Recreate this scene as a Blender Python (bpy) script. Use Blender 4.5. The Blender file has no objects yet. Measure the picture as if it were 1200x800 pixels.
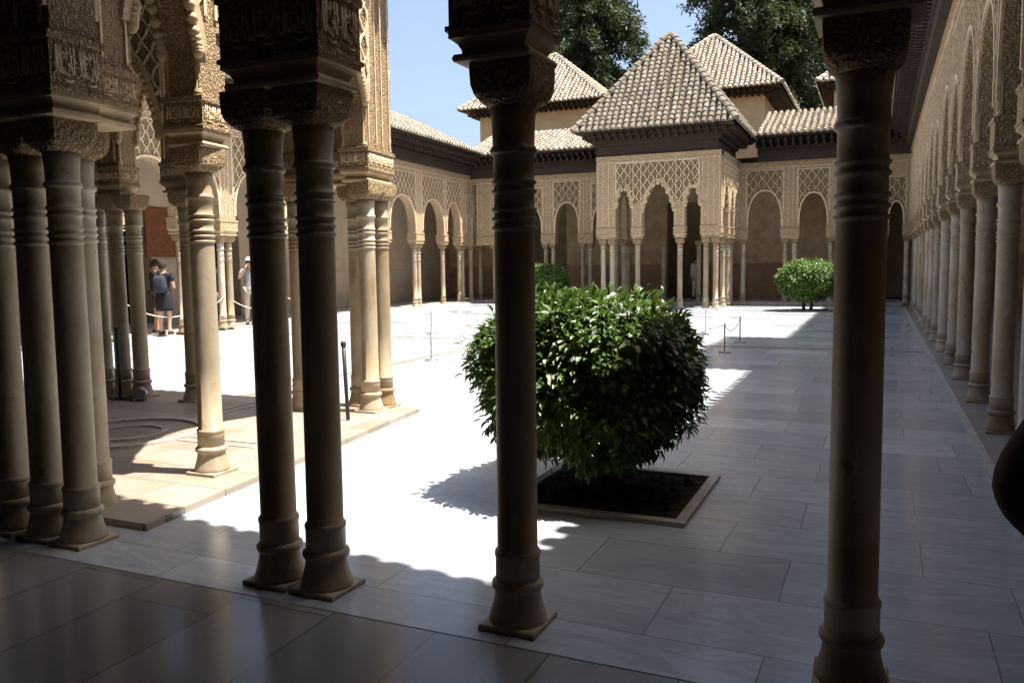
import bpy, bmesh, math, random
import numpy as np
from mathutils import Vector, Matrix
random.seed(7)
scene = bpy.context.scene
COL = scene.collection
PI = math.pi

# ------------------------------------------------------------------ helpers
class MB:
    """collects verts / faces of one mesh"""
    def __init__(s): s.v = []; s.f = []; s.sm = []
    def add(s, vs, fs, smooth=False):
        n = len(s.v); s.v += [tuple(p) for p in vs]
        s.f += [tuple(i + n for i in f) for f in fs]; s.sm += [smooth] * len(fs)
    def box(s, x0, x1, y0, y1, z0, z1):
        s.add([(x0,y0,z0),(x1,y0,z0),(x1,y1,z0),(x0,y1,z0),(x0,y0,z1),(x1,y0,z1),(x1,y1,z1),(x0,y1,z1)],
              [(0,3,2,1),(4,5,6,7),(0,1,5,4),(1,2,6,5),(2,3,7,6),(3,0,4,7)])
    def bar(s, a, b, w, h, up=(0,0,1)):
        a = Vector(a); b = Vector(b); d = (b - a).normalized(); upv = Vector(up)
        r = d.cross(upv)
        if r.length < 1e-4: r = d.cross(Vector((1,0,0)))
        r.normalize(); u = r.cross(d).normalized()
        vs = []
        for p in (a, b):
            for sx, sy in ((-1,-1),(1,-1),(1,1),(-1,1)):
                vs.append(p + r*sx*w/2 + u*sy*h/2)
        s.add(vs, [(0,1,2,3),(7,6,5,4),(0,4,5,1),(1,5,6,2),(2,6,7,3),(3,7,4,0)])
    def lathe(s, prof, n=24, c=(0,0), cap=True):
        vs = []; fs = []
        for r, z in prof:
            for i in range(n):
                a = 2*PI*i/n; vs.append((c[0]+r*math.cos(a), c[1]+r*math.sin(a), z))
        for k in range(len(prof)-1):
            for i in range(n):
                j = (i+1) % n
                fs.append((k*n+i, k*n+j, (k+1)*n+j, (k+1)*n+i))
        if cap:
            fs.append(tuple(reversed(range(n)))); fs.append(tuple((len(prof)-1)*n+i for i in range(n)))
        s.add(vs, fs, True)
    def loft(s, rings, smooth=False, cap=True):
        n = len(rings[0]); vs = [p for r in rings for p in r]; fs = []
        for k in range(len(rings)-1):
            for i in range(n):
                j = (i+1) % n
                fs.append((k*n+i, k*n+j, (k+1)*n+j, (k+1)*n+i))
        if cap:
            fs.append(tuple(reversed(range(n)))); fs.append(tuple((len(rings)-1)*n+i for i in range(n)))
        s.add(vs, fs, smooth)
    def tube(s, pts, rad, n=8, cap=True):
        pts = [Vector(p) for p in pts]; rings = []
        for i, p in enumerate(pts):
            d = (pts[min(i+1,len(pts)-1)] - pts[max(i-1,0)]).normalized()
            r = d.cross(Vector((0,0,1)))
            if r.length < 1e-3: r = d.cross(Vector((0,1,0)))
            r.normalize(); u = r.cross(d)
            R = rad[i] if isinstance(rad, (list,tuple)) else rad
            rings.append([p + (r*math.cos(2*PI*k/n) + u*math.sin(2*PI*k/n))*R for k in range(n)])
        s.loft(rings, True, cap)
    def rectloft(s, prof, hx, hy, c=(0,0)):
        """square mouldings: prof = (offset, z) added to half sizes hx, hy"""
        rings = []
        for o, z in prof:
            a, b = hx+o, hy+o
            rings.append([(c[0]-a,c[1]-b,z),(c[0]+a,c[1]-b,z),(c[0]+a,c[1]+b,z),(c[0]-a,c[1]+b,z)])
        s.loft(rings)
    def build(s, name, mat, parent=None, link=True, loc=None, rz=0):
        me = bpy.data.meshes.new(name)
        me.from_pydata(s.v, [], s.f)
        me.polygons.foreach_set('use_smooth', s.sm)
        me.materials.append(mat); me.update()
        o = bpy.data.objects.new(name, me); COL.objects.link(o)
        if loc is not None: o.location = loc
        o.rotation_euler.z = rz
        if parent: o.parent = parent
        return o

def empty(name, loc=(0,0,0), rz=0):
    o = bpy.data.objects.new(name, None); COL.objects.link(o); o.location = loc; o.rotation_euler = (0,0,rz)
    o.empty_display_size = .2
    return o
def tag(o, label=None, cat=None, group=None, kind=None):
    if label: o['label'] = label
    if cat: o['category'] = cat
    if group: o['group'] = group
    if kind: o['kind'] = kind
    elif label: o['kind'] = 'thing'
    return o
def copy_tree(o, parent=None):
    c = o.copy(); COL.objects.link(c)
    if parent: c.parent = parent
    for ch in list(o.children): copy_tree(ch, c)
    return c
ORD = ['zeroth','first','second','third','fourth','fifth','sixth','seventh','eighth','ninth','tenth','eleventh','twelfth',
       'thirteenth','fourteenth','fifteenth','sixteenth','seventeenth','eighteenth','nineteenth','twentieth']

# ------------------------------------------------------------------ materials
class NT:
    def __init__(s, name):
        s.m = bpy.data.materials.new(name); s.m.use_nodes = True
        s.t = s.m.node_tree; s.b = s.t.nodes['Principled BSDF']; s.out = s.t.nodes['Material Output']
    def n(s, typ, **kw):
        o = s.t.nodes.new(typ)
        for k, v in kw.items():
            if k.startswith('i_'):
                key = k[2:]
                o.inputs[int(key) if key.isdigit() else key.replace('_',' ')].default_value = v
            else: setattr(o, k, v)
        return o
    def l(s, a, b): s.t.links.new(a, b)
    def coord(s, kind='Object', scale=(1,1,1)):
        tc = s.n('ShaderNodeTexCoord'); mp = s.n('ShaderNodeMapping'); mp.inputs['Scale'].default_value = scale
        s.l(tc.outputs[kind], mp.inputs['Vector']); return mp.outputs[0]
    def noise(s, vec, scale, detail=4, rough=.55, dist=0):
        o = s.n('ShaderNodeTexNoise', i_Scale=scale, i_Detail=detail, i_Roughness=rough, i_Distortion=dist)
        s.l(vec, o.inputs['Vector']); return o
    def ramp(s, fac, stops):
        r = s.n('ShaderNodeValToRGB'); e = r.color_ramp.elements
        while len(e) < len(stops): e.new(.5)
        for el, (p, c) in zip(e, stops): el.position = p; el.color = (*c, 1)
        s.l(fac, r.inputs[0]); return r.outputs[0]
    def mix(s, fac, a, b, blend='MIX'):
        m = s.n('ShaderNodeMix', data_type='RGBA', blend_type=blend)
        for sock, val in ((m.inputs[0], fac), (m.inputs[6], a), (m.inputs[7], b)):
            if hasattr(val, 'links') or isinstance(val, bpy.types.NodeSocket): s.l(val, sock)
            elif isinstance(val, (int, float)): sock.default_value = val
            else: sock.default_value = (*val, 1)
        return m.outputs[2]
    def math(s, op, a, b=None, c=None):
        m = s.n('ShaderNodeMath', operation=op)
        for i, val in enumerate((a, b, c)):
            if val is None: continue
            if isinstance(val, (int, float)): m.inputs[i].default_value = val
            else: s.l(val, m.inputs[i])
        return m.outputs[0]
    def bump(s, h, strength, dist, prev=None):
        b = s.n('ShaderNodeBump', i_Strength=strength, i_Distance=dist); s.l(h, b.inputs['Height'])
        if prev: s.l(prev, b.inputs['Normal'])
        return b.outputs[0]
    def fin(s, col, rough=.7, normal=None, spec=.5):
        if isinstance(col, tuple): s.b.inputs['Base Color'].default_value = (*col, 1)
        else: s.l(col, s.b.inputs['Base Color'])
        if isinstance(rough, (int,float)): s.b.inputs['Roughness'].default_value = rough
        else: s.l(rough, s.b.inputs['Roughness'])
        s.b.inputs['Specular IOR Level'].default_value = spec
        if normal: s.l(normal, s.b.inputs['Normal'])
        return s.m

def mat_plain(name, col, rough=.7, var=.25, scale=6, spec=.4):
    t = NT(name); v = t.coord(); n = t.noise(v, scale)
    dark = tuple(c*(1-var) for c in col); light = tuple(min(1,c*(1+var*.6)) for c in col)
    return t.fin(t.ramp(n.outputs[0], [(.3,dark),(.7,light)]), rough, t.bump(n.outputs[0], .15, .01), spec)

def mat_stucco(name, light, dark, scale=20, strength=.9, dist=.02):
    """carved arabesque plaster: curling ridges cut into the face, darker ochre tone in the cuts"""
    t = NT(name); v = t.coord()
    wn = t.noise(v, 11, 3)
    warp = t.n('ShaderNodeVectorMath', operation='MULTIPLY_ADD'); t.l(wn.outputs['Color'], warp.inputs[0])
    warp.inputs[1].default_value = (.10,.10,.10); t.l(v, warp.inputs[2])
    vo = t.n('ShaderNodeTexVoronoi', feature='F1', i_Scale=scale); t.l(warp.outputs[0], vo.inputs['Vector'])
    ve = t.n('ShaderNodeTexVoronoi', feature='DISTANCE_TO_EDGE', i_Scale=scale); t.l(warp.outputs[0], ve.inputs['Vector'])
    ring = t.math('SINE', t.math('MULTIPLY', vo.outputs['Distance'], 12.5))
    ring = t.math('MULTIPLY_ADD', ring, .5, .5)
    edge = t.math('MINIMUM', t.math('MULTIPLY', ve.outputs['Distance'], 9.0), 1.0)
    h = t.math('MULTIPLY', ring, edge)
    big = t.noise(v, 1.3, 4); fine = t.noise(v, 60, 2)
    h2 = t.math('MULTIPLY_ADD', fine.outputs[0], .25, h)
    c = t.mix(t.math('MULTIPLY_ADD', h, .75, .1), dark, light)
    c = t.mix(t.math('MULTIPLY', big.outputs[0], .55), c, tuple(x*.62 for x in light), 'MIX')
    return t.fin(c, .85, t.bump(h2, strength, dist), .2)

def mat_marble_floor(name, stops, rotated=False, bw=.98, rh=.56, vk=.28, ms=.0034, mk=.95):
    t = NT(name); v0 = t.coord(); v = v0
    if rotated:
        mr = t.n('ShaderNodeMapping'); mr.inputs['Rotation'].default_value = (0,0,PI/2); t.l(v0, mr.inputs['Vector']); v = mr.outputs[0]
    br = t.n('ShaderNodeTexBrick', offset=.37, offset_frequency=2, squash=1.35, squash_frequency=3)
    br.inputs['Scale'].default_value = 1.0; br.inputs['Mortar Size'].default_value = ms
    br.inputs['Mortar Smooth'].default_value = .1; br.inputs['Bias'].default_value = 0
    br.inputs['Brick Width'].default_value = bw; br.inputs['Row Height'].default_value = rh
    br.inputs['Color1'].default_value = (0,0,0,1); br.inputs['Color2'].default_value = (1,1,1,1)
    mp = t.n('ShaderNodeMapping'); mp.inputs['Location'].default_value = (.35, .09, 0); t.l(v, mp.inputs['Vector'])
    wob = t.noise(v, .9, 2); wm = t.n('ShaderNodeVectorMath', operation='MULTIPLY_ADD'); t.l(wob.outputs['Color'], wm.inputs[0])
    wm.inputs[1].default_value = (.05,.05,0); t.l(mp.outputs[0], wm.inputs[2])
    t.l(wm.outputs[0], br.inputs['Vector'])
    tone = t.n('ShaderNodeSeparateColor'); t.l(br.outputs['Color'], tone.inputs[0])
    # per-slab offset moves the veining so no two slabs share it
    off = t.n('ShaderNodeVectorMath', operation='MULTIPLY_ADD'); t.l(br.outputs['Color'], off.inputs[0]); off.inputs[1].default_value = (3,7,5)
    st = t.n('ShaderNodeMapping'); st.inputs['Scale'].default_value = (.7,2.6,1); st.inputs['Rotation'].default_value = (0,0,.25); t.l(v, st.inputs['Vector'])
    t.l(st.outputs[0], off.inputs[2])
    vein = t.noise(off.outputs[0], 1.6, 8, .62, 1.2); cloud = t.noise(off.outputs[0], .8, 4)
    base = t.ramp(tone.outputs[0], stops)
    c = t.mix(t.math('MULTIPLY', t.ramp(vein.outputs[0], [(.42,(0,0,0)),(.5,(1,1,1)),(.58,(0,0,0))]), vk), base, tuple(x*.6 for x in stops[1][1]))
    c = t.mix(t.ramp(cloud.outputs[0], [(.35,(0,0,0)),(.75,(.3,.3,.3))]), c, tuple(x*y for x,y in zip(stops[1][1],(.88,.76,.62))))
    dirt = t.noise(v, 2.2, 6); 
    c = t.mix(t.ramp(dirt.outputs[0], [(.55,(0,0,0)),(.8,(.25,.25,.25))]), c, tuple(x*y for x,y in zip(stops[1][1],(.7,.58,.46))))
    mort = t.math('MULTIPLY', t.math('MULTIPLY', br.outputs['Fac'], t.math('MULTIPLY_ADD', wob.outputs[0], .9, .1)), mk)
    c = t.mix(mort, c, (.10,.09,.08))
    r = t.math('MULTIPLY_ADD', cloud.outputs[0], .26, .02)
    r = t.math('MULTIPLY_ADD', tone.outputs[0], .08, r)
    nb = t.bump(t.math('SUBTRACT', t.math('MULTIPLY', dirt.outputs[0], .12), br.outputs['Fac']), .3, .004)
    return t.fin(c, r, nb, .38)

def mat_column():
    t = NT('column_marble'); v = t.coord('Object')
    oi = t.n('ShaderNodeObjectInfo')
    off = t.n('ShaderNodeVectorMath', operation='ADD'); cm = t.n('ShaderNodeCombineXYZ')
    t.l(t.math('MULTIPLY', oi.outputs['Random'], 40), cm.inputs[0]); t.l(t.math('MULTIPLY', oi.outputs['Random'], 23), cm.inputs[2])
    t.l(v, off.inputs[0]); t.l(cm.outputs[0], off.inputs[1])
    st = t.n('ShaderNodeMapping'); st.inputs['Scale'].default_value = (5,5,.9); t.l(off.outputs[0], st.inputs['Vector'])
    a = t.noise(st.outputs[0], 1.2, 6, .6, .6); b = t.noise(off.outputs[0], 2.2, 5); f = t.noise(off.outputs[0], 26, 6, .7)
    c = t.ramp(a.outputs[0], [(.28,(.24,.17,.095)),(.42,(.34,.275,.185)),(.58,(.39,.33,.245)),(.76,(.52,.475,.40))])
    c = t.mix(t.ramp(b.outputs[0], [(.5,(0,0,0)),(.75,(.65,.65,.65))]), c, (.25,.145,.058))
    c = t.mix(t.ramp(f.outputs[0], [(.55,(0,0,0)),(.75,(.35,.35,.35))]), c, (.25,.18,.11))
    tone = t.n('ShaderNodeHueSaturation'); t.l(c, tone.inputs['Color'])
    t.l(t.math('MULTIPLY_ADD', oi.outputs['Random'], .5, .72), tone.inputs['Value']); t.l(t.math('MULTIPLY_ADD', oi.outputs['Random'], -.30, 1.2), tone.inputs['Saturation']); c = tone.outputs[0]
    chip = t.noise(off.outputs[0], 9, 8, .75)
    c = t.mix(t.ramp(chip.outputs[0], [(.60,(0,0,0)),(.66,(.7,.7,.7))]), c, (.17,.11,.06))
    n1 = t.bump(chip.outputs[0], .25, .012, t.bump(f.outputs[0], .12, .006))
    return t.fin(c, .5, n1, .35)

def mat_wood(name, col):
    t = NT(name); v = t.coord('Object', (1,1,1)); n = t.noise(v, 9, 5); w = t.n('ShaderNodeTexNoise', i_Scale=3.0, i_Detail=6.0)
    mp = t.n('ShaderNodeMapping'); mp.inputs['Scale'].default_value = (2,2,14); t.l(v, mp.inputs['Vector']); t.l(mp.outputs[0], w.inputs['Vector'])
    c = t.ramp(w.outputs[0], [(.3,tuple(x*.55 for x in col)),(.7,tuple(x*1.3 for x in col))])
    return t.fin(c, .75, t.bump(w.outputs[0], .4, .01), .25)

def mat_tile(name='roof_tile', k=1.0):
    t = NT(name); v = t.coord(); g = t.n('ShaderNodeNewGeometry')
    c = t.ramp(g.outputs['Random Per Island'], [(p,tuple(x*k for x in c_)) for p,c_ in [(0,(.24,.205,.165)),(.3,(.37,.315,.25)),(.6,(.43,.38,.305)),(.8,(.34,.265,.195)),(1,(.52,.475,.40))]])
    n = t.noise(v, 9, 6); c = t.mix(t.ramp(n.outputs[0], [(.5,(0,0,0)),(.68,(.75,.75,.75))]), c, (.17,.145,.105))
    n3 = t.noise(v, 1.4, 4); c = t.mix(t.ramp(n3.outputs[0], [(.5,(0,0,0)),(.75,(.35,.35,.35))]), c, (.16,.14,.11))
    return t.fin(c, .9, t.bump(n.outputs[0], .3, .01), .2)

def mat_leaf(name, stops, rough=.42):
    t = NT(name); g = t.n('ShaderNodeNewGeometry')
    c = t.ramp(g.outputs['Random Per Island'], stops)
    t.fin(c, rough, None, .5)
    tr = t.n('ShaderNodeBsdfTranslucent'); t.l(t.mix(.5, c, (.16,.26,.02)), tr.inputs['Color'])
    ms = t.n('ShaderNodeMixShader'); ms.inputs[0].default_value = .22
    t.l(t.b.outputs[0], ms.inputs[1]); t.l(tr.outputs[0], ms.inputs[2]); t.l(ms.outputs[0], t.out.inputs['Surface'])
    return t.m

M = {}
M['floor'] = mat_marble_floor('court_marble', [(0,(.31,.34,.38)),(.35,(.40,.44,.49)),(.7,(.37,.395,.425)),(1,(.50,.54,.585))], vk=.42)
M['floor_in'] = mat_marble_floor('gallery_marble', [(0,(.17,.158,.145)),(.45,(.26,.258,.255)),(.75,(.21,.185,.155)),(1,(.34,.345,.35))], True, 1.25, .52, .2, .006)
M['column'] = mat_column()
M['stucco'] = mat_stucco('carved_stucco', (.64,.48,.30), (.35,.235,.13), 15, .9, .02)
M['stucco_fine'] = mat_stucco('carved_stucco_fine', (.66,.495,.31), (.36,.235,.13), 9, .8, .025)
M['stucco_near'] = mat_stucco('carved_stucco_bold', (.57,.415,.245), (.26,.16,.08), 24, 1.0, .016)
M['trim'] = mat_plain('stucco_trim', (.66,.515,.34), .8, .3, 14, .2)
M['stucco_shaded'] = mat_stucco('shaded_carved_stucco', (.48,.335,.185), (.25,.16,.08), 15, 1.0, .03)  # stucco darkened so its colour holds the shade behind the lattice ribs
M['mould'] = mat_plain('smooth_moulding', (.48,.36,.215), .7, .35, 5, .3)
M['plaster'] = mat_plain('plain_plaster', (.53,.415,.305), .9, .16, 1.6, .2)
M['plaster_ledge'] = mat_plain('plaster_ledge', (.44,.34,.26), .9, .2, 3, .2)
M['dado'] = mat_plain('brown_dado', (.37,.225,.135), .9, .25, 2, .2)
M['wallbrown'] = mat_plain('brown_wall', (.54,.385,.235), .9, .25, 3, .2)
M['cream'] = mat_plain('cream_render', (.50,.37,.22), .9, .14, 2, .2)
M['wood'] = mat_wood('dark_timber', (.045,.028,.018))
M['redwood'] = mat_wood('brown_door_timber', (.23,.085,.035))
M['tile'] = mat_tile('roof_tile', .88)
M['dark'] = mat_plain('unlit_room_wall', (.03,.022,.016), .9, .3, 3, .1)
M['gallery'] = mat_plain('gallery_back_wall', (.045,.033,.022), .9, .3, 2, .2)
M['soil'] = mat_plain('dark_soil', (.04,.027,.017), 1, .5, 30, .1)
M['rim'] = mat_plain('rim_stone', (.40,.37,.32), .7, .25, 8, .3)
M['pavfloor'] = mat_plain('worn_pavilion_marble', (.46,.40,.33), .45, .35, 3, .4)
M['groove'] = mat_plain('channel_stone', (.20,.14,.085), .8, .3, 4, .2)
M['ground'] = mat_plain('dry_earth', (.25,.2,.14), 1, .3, 1, .1)
M['bark'] = mat_plain('bark', (.12,.085,.055), .95, .4, 20, .1)
M['rope'] = mat_plain('white_rope', (.7,.67,.6), .9, .15, 60, .2)
M['steel'] = mat_plain('grey_steel', (.30,.30,.30), .4, .15, 10, .5); M['steel'].node_tree.nodes['Principled BSDF'].inputs['Metallic'].default_value = .7
M['iron'] = mat_plain('black_iron', (.025,.022,.02), .5, .3, 10, .4)
M['tile_dark'] = mat_tile('dark_roof_tile', .40); M['tile_gap_shade'] = mat_plain('shaded_tile_channel', (.065,.05,.037), .95, .4, 7, .1)  # same tile, darker overall; the channel colour carries the shade of the gaps
M['leaf'] = mat_leaf('orange_leaf', [(0,(.014,.034,.008)),(.4,(.033,.076,.013)),(.75,(.058,.115,.018)),(.95,(.095,.15,.028)),(1,(.18,.16,.05))], .42)
M['leaf_far'] = mat_leaf('young_leaf', [(0,(.03,.075,.01)),(.5,(.06,.13,.015)),(1,(.12,.2,.03))], .45)
M['cypress'] = mat_leaf('cypress_leaf', [(0,(.007,.013,.006)),(.5,(.013,.023,.009)),(.85,(.026,.04,.013)),(1,(.05,.066,.02))], .7)

# ------------------------------------------------------------------ setting: ground and floors
def sheet(name, x0, x1, y0, y1, z, mat, kind='structure'):
    mb = MB(); mb.add([(x0,y0,z),(x1,y0,z),(x1,y1,z),(x0,y1,z)], [(0,1,2,3)])
    return tag(mb.build(name, mat), kind=kind)
sheet('ground', -400, 400, -300, 600, -.012, M['ground'])
sheet('court_floor', -15.2, .8, 2.93, 29.9, 0, M['floor'])
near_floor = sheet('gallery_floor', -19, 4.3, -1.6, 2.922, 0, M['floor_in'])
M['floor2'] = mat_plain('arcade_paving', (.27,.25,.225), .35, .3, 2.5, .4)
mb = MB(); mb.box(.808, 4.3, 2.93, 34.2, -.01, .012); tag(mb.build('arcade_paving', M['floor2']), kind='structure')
mb = MB(); mb.box(.765, .83, 3.4, 29.8, -.01, .018); tag(mb.build('kerb', M['rim']), kind='structure')
mb = MB(); mb.box(-19, -15.1, 2.93, 34.2, -.01, .05); tag(mb.build('gallery_pavement', M['rim']), kind='structure')
mb = MB(); mb.box(-15.09, .76, 30.35, 34.2, -.01, .09); tag(mb.build('gallery_pavement', M['rim']), kind='structure')
# raised floor of the near pavilion (trapezoid), with a round flush basin rim and channel
mb = MB()
pf = [(-8.75,3.44),(-3.93,3.44),(-4.0,3.9),(-4.42,7.45),(-8.6,7.45)]
n = len(pf)
mb.add([(x,y,-.01) for x,y in pf]+[(x,y,.045) for x,y in pf], [tuple(range(n,2*n))]+[(i,(i+1)%n,n+(i+1)%n,n+i) for i in range(n)])
t = NT('pavilion_marble'); v = t.coord()
br = t.n('ShaderNodeTexBrick', offset=.4); br.inputs['Scale'].default_value = 1; br.inputs['Mortar Size'].default_value = .006
br.inputs['Brick Width'].default_value = .9; br.inputs['Row Height'].default_value = .42; t.l(v, br.inputs['Vector'])
br.inputs['Color1'].default_value = (.215,.175,.135,1); br.inputs['Color2'].default_value = (.32,.275,.225,1); br.inputs['Mortar'].default_value = (.12,.09,.06,1)
n1 = t.noise(v, 3, 6); c = t.mix(t.ramp(n1.outputs[0], [(.45,(0,0,0)),(.7,(.5,.5,.5))]), br.outputs['Color'], (.20,.145,.09))
M['pavfloor'] = t.fin(c, .4, t.bump(n1.outputs[0], .15, .01), .4)
tag(mb.build('pavilion_floor', M['pavfloor']), kind='structure')
mb = MB()
def ringstrip(mb, cx, cy, r0, r1, z0, z1, a0=0, a1=2*PI, n=48):
    rings = []
    for i in range(n+1):
        a = a0+(a1-a0)*i/n; c, s_ = math.cos(a), math.sin(a)
        rings.append([(cx+r0*c,cy+r0*s_,z0),(cx+r1*c,cy+r1*s_,z0),(cx+r1*c,cy+r1*s_,z1),(cx+r0*c,cy+r0*s_,z1)])
    mb.loft(rings)
ringstrip(mb, -6.3, 5.35, .62, .70, .04, .068)
ringstrip(mb, -6.3, 5.35, .30, .36, .04, .06)
tag(mb.build('floor_basin', M['rim']), 'low round stone basin rim set in the near pavilion floor', 'basin')
mb = MB(); mb.box(-6.40,-6.34,6.06,7.43,.04,.053); mb.box(-6.26,-6.20,6.06,7.43,.04,.053); mb.box(-5.6,-4.75,5.28,5.31,.04,.053); mb.box(-5.6,-4.75,5.43,5.46,.04,.053)
tag(mb.build('water_channel', M['rim']), kind='structure')
mb = MB(); mb.box(-15.0,.75,15.34,15.41,-.01,.006); tag(mb.build('water_channel', M['groove']), kind='structure')
mb = MB(); mb.box(-7.05,-6.95,7.5,27.0,-.01,.006); tag(mb.build('water_channel', M['groove']), kind='structure')

# ------------------------------------------------------------------ columns
def make_column(name='marble_column', bulk=1.0):
    root = empty(name)
    k = bulk
    b = MB(); b.rectloft([(0,0),(0,.02),(-.006,.026)], .130*k, .130*k)
    b.lathe([(r*k,z) for r,z in [(.127,.022),(.1255,.038),(.119,.06),(.109,.095),(.1015,.13),(.098,.158),(.099,.162),(.109,.168),(.1135,.18),(.111,.194),(.102,.203),(.0965,.207)]], 28)
    b.build('base', M['column'], root)
    pr = [(.0955,.206),(.0955,.30),(.0955,.305),(.099,.31),(.099,.325),(.0945,.333),(.0868,.338),(.0862,.8),(.0850,1.3),(.0845,1.68)]
    for z in (1.70,1.738,1.776,1.85,1.888):
        pr += [(.0845,z-.011),(.0925,z-.006),(.094,z),(.0925,z+.006),(.0845,z+.011)]
    pr += [(.0850,1.93),(.0855,1.995),(.092,2.0),(.098,2.008),(.098,2.022),(.092,2.03),(.0865,2.035),(.089,2.12),(.097,2.195)]
    s = MB(); s.lathe([(r*k,z) for r,z in pr], 28); s.build('shaft', M['column'], root)
    c = MB(); rings = []
    for r, z, e in [(.097,2.188,2),(.106,2.195,2.3),(.119,2.21,4),(.130,2.236,9),(.135,2.27,18),(.136,2.32,30),(.136,2.365,30)]:
        ring = []
        for i in range(40):
            a = 2*PI*i/40; ca, sa = math.cos(a), math.sin(a)
            q = (abs(ca)**e+abs(sa)**e)**(-1/e)
            ring.append((r*q*ca*min(k,1.0), r*q*sa*min(k,1.0), z))
        rings.append(ring)
    c.loft(rings, False); c.build('capital', M['stucco_near'], root)
    return root
COLP = make_column()
_first = [True]
def column(x, y, z, label, group, rz=None, top=0):
    if _first[0]: o = COLP; _first[0] = False
    else: o = copy_tree(COLP)
    o.location = (x, y, z); o.rotation_euler = (random.uniform(-.004,.004), random.uniform(-.004,.004), (rz or 0)+random.uniform(-.03,.03))
    sc = 1.0; o.scale = (sc, sc, (2.365-z+top)/2.365)
    tag(o, label, 'column', group); return o

# ------------------------------------------------------------------ arcade walls
# stylised cursive band for the impost blocks (wa la ghalib illa Allah, repeated)
SCRIPT = [  # strokes in unit band coordinates, x grows right
 [(.04,.55),(.07,.62),(.10,.55),(.07,.46),(.05,.48),(.09,.42),(.05,.22)],
 [(.15,.92),(.15,.30),(.20,.26),(.26,.45),(.30,.92)],
 [(.33,.38),(.37,.55),(.41,.48),(.38,.36),(.34,.25),(.44,.22),(.47,.30),(.47,.90)],
 [(.47,.30),(.52,.25),(.55,.34),(.56,.44),(.57,.28),(.63,.27),(.66,.42)],
 [(.69,.90),(.69,.28)],
 [(.73,.92),(.73,.30),(.77,.26),(.82,.40),(.84,.90)],
 [(.88,.92),(.88,.28)],
 [(.91,.90),(.91,.30),(.935,.28),(.935,.80),(.935,.28),(.96,.26),(.975,.42),(.955,.50),(.945,.36),(.99,.22)],
 [(.2,.12),(.4,.08),(.6,.13)],[(.52,.72),(.58,.80),(.62,.70),(.58,.62),(.53,.66)],[(.22,.70),(.26,.76)],[(.38,.78),(.42,.84),(.44,.76)],[(.78,.60),(.80,.72)],
]
def inscription(mb, u0, u1, y, z0, z1, sign, axis='x', other=0):
    w = u1-u0; h = z1-z0
    rep = max(2, round(w/h/.95))
    for k in range(rep):
        for st in SCRIPT:
            pts = []
            for i in range(len(st)-1):
                for q in (0,.5): pts.append((st[i][0]*(1-q)+st[i+1][0]*q, st[i][1]*(1-q)+st[i+1][1]*q))
            pts.append(st[-1])
            P = []
            for a, b in pts:
                u = u0+w*(k+a)/rep; z = z0+h*b
                P.append((u, y, z) if axis == 'x' else (y, u, z))
            mb.tube(P, h*.03, 5)

def lattice(mb, u0, u1, z0, z1, inside, y, pitch, slope=1.35, w=.021, proud=.02, curved=True):
    """diagonal net of raised ribs (sebka) clipped to where inside(u,z)"""
    for sg in (1,-1):
        c0 = -(z1-z0)/slope
        k = math.floor((c0)/pitch)-1
        while u0 + k*pitch < u1+(z1-z0)/slope+pitch:
            run = []
            N = 60
            for i in range(N+1):
                z = z0+(z1-z0)*i/N
                ph = (z-z0)/(pitch*slope/2)
                wig = .10*pitch*math.sin(2*PI*ph) if curved else 0
                u = u0+k*pitch + sg*(z-z0)/slope + (0 if sg>0 else pitch*0) + wig*sg
                ok = u0 <= u <= u1 and inside(u, z)
                if ok: run.append((u,y,z))
                if (not ok or i == N) and run:
                    if len(run) > 2:
                        q = run[::3]+([run[-1]] if (len(run)-1)%3 else [])
                        for a, b in zip(q, q[1:]): mb.bar(a, b, w, proud*2, (0,1,0))
                    run = []
            k += 1

def arch_top(t, zs, za, style):
    t = min(1.0, abs(t))
    if style == 'round': return zs+(za-zs)*math.sqrt(max(0,1-t*t))
    if style == 'horse': return zs+(za-zs)*math.sqrt(max(0,1-t**2.3))
    # lambrequin: pointed with scallops
    base = zs+(za-zs)*(1-t**1.75)
    return base + .05*abs(math.sin(t*PI*4.5))*(1-t)**.3

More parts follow.
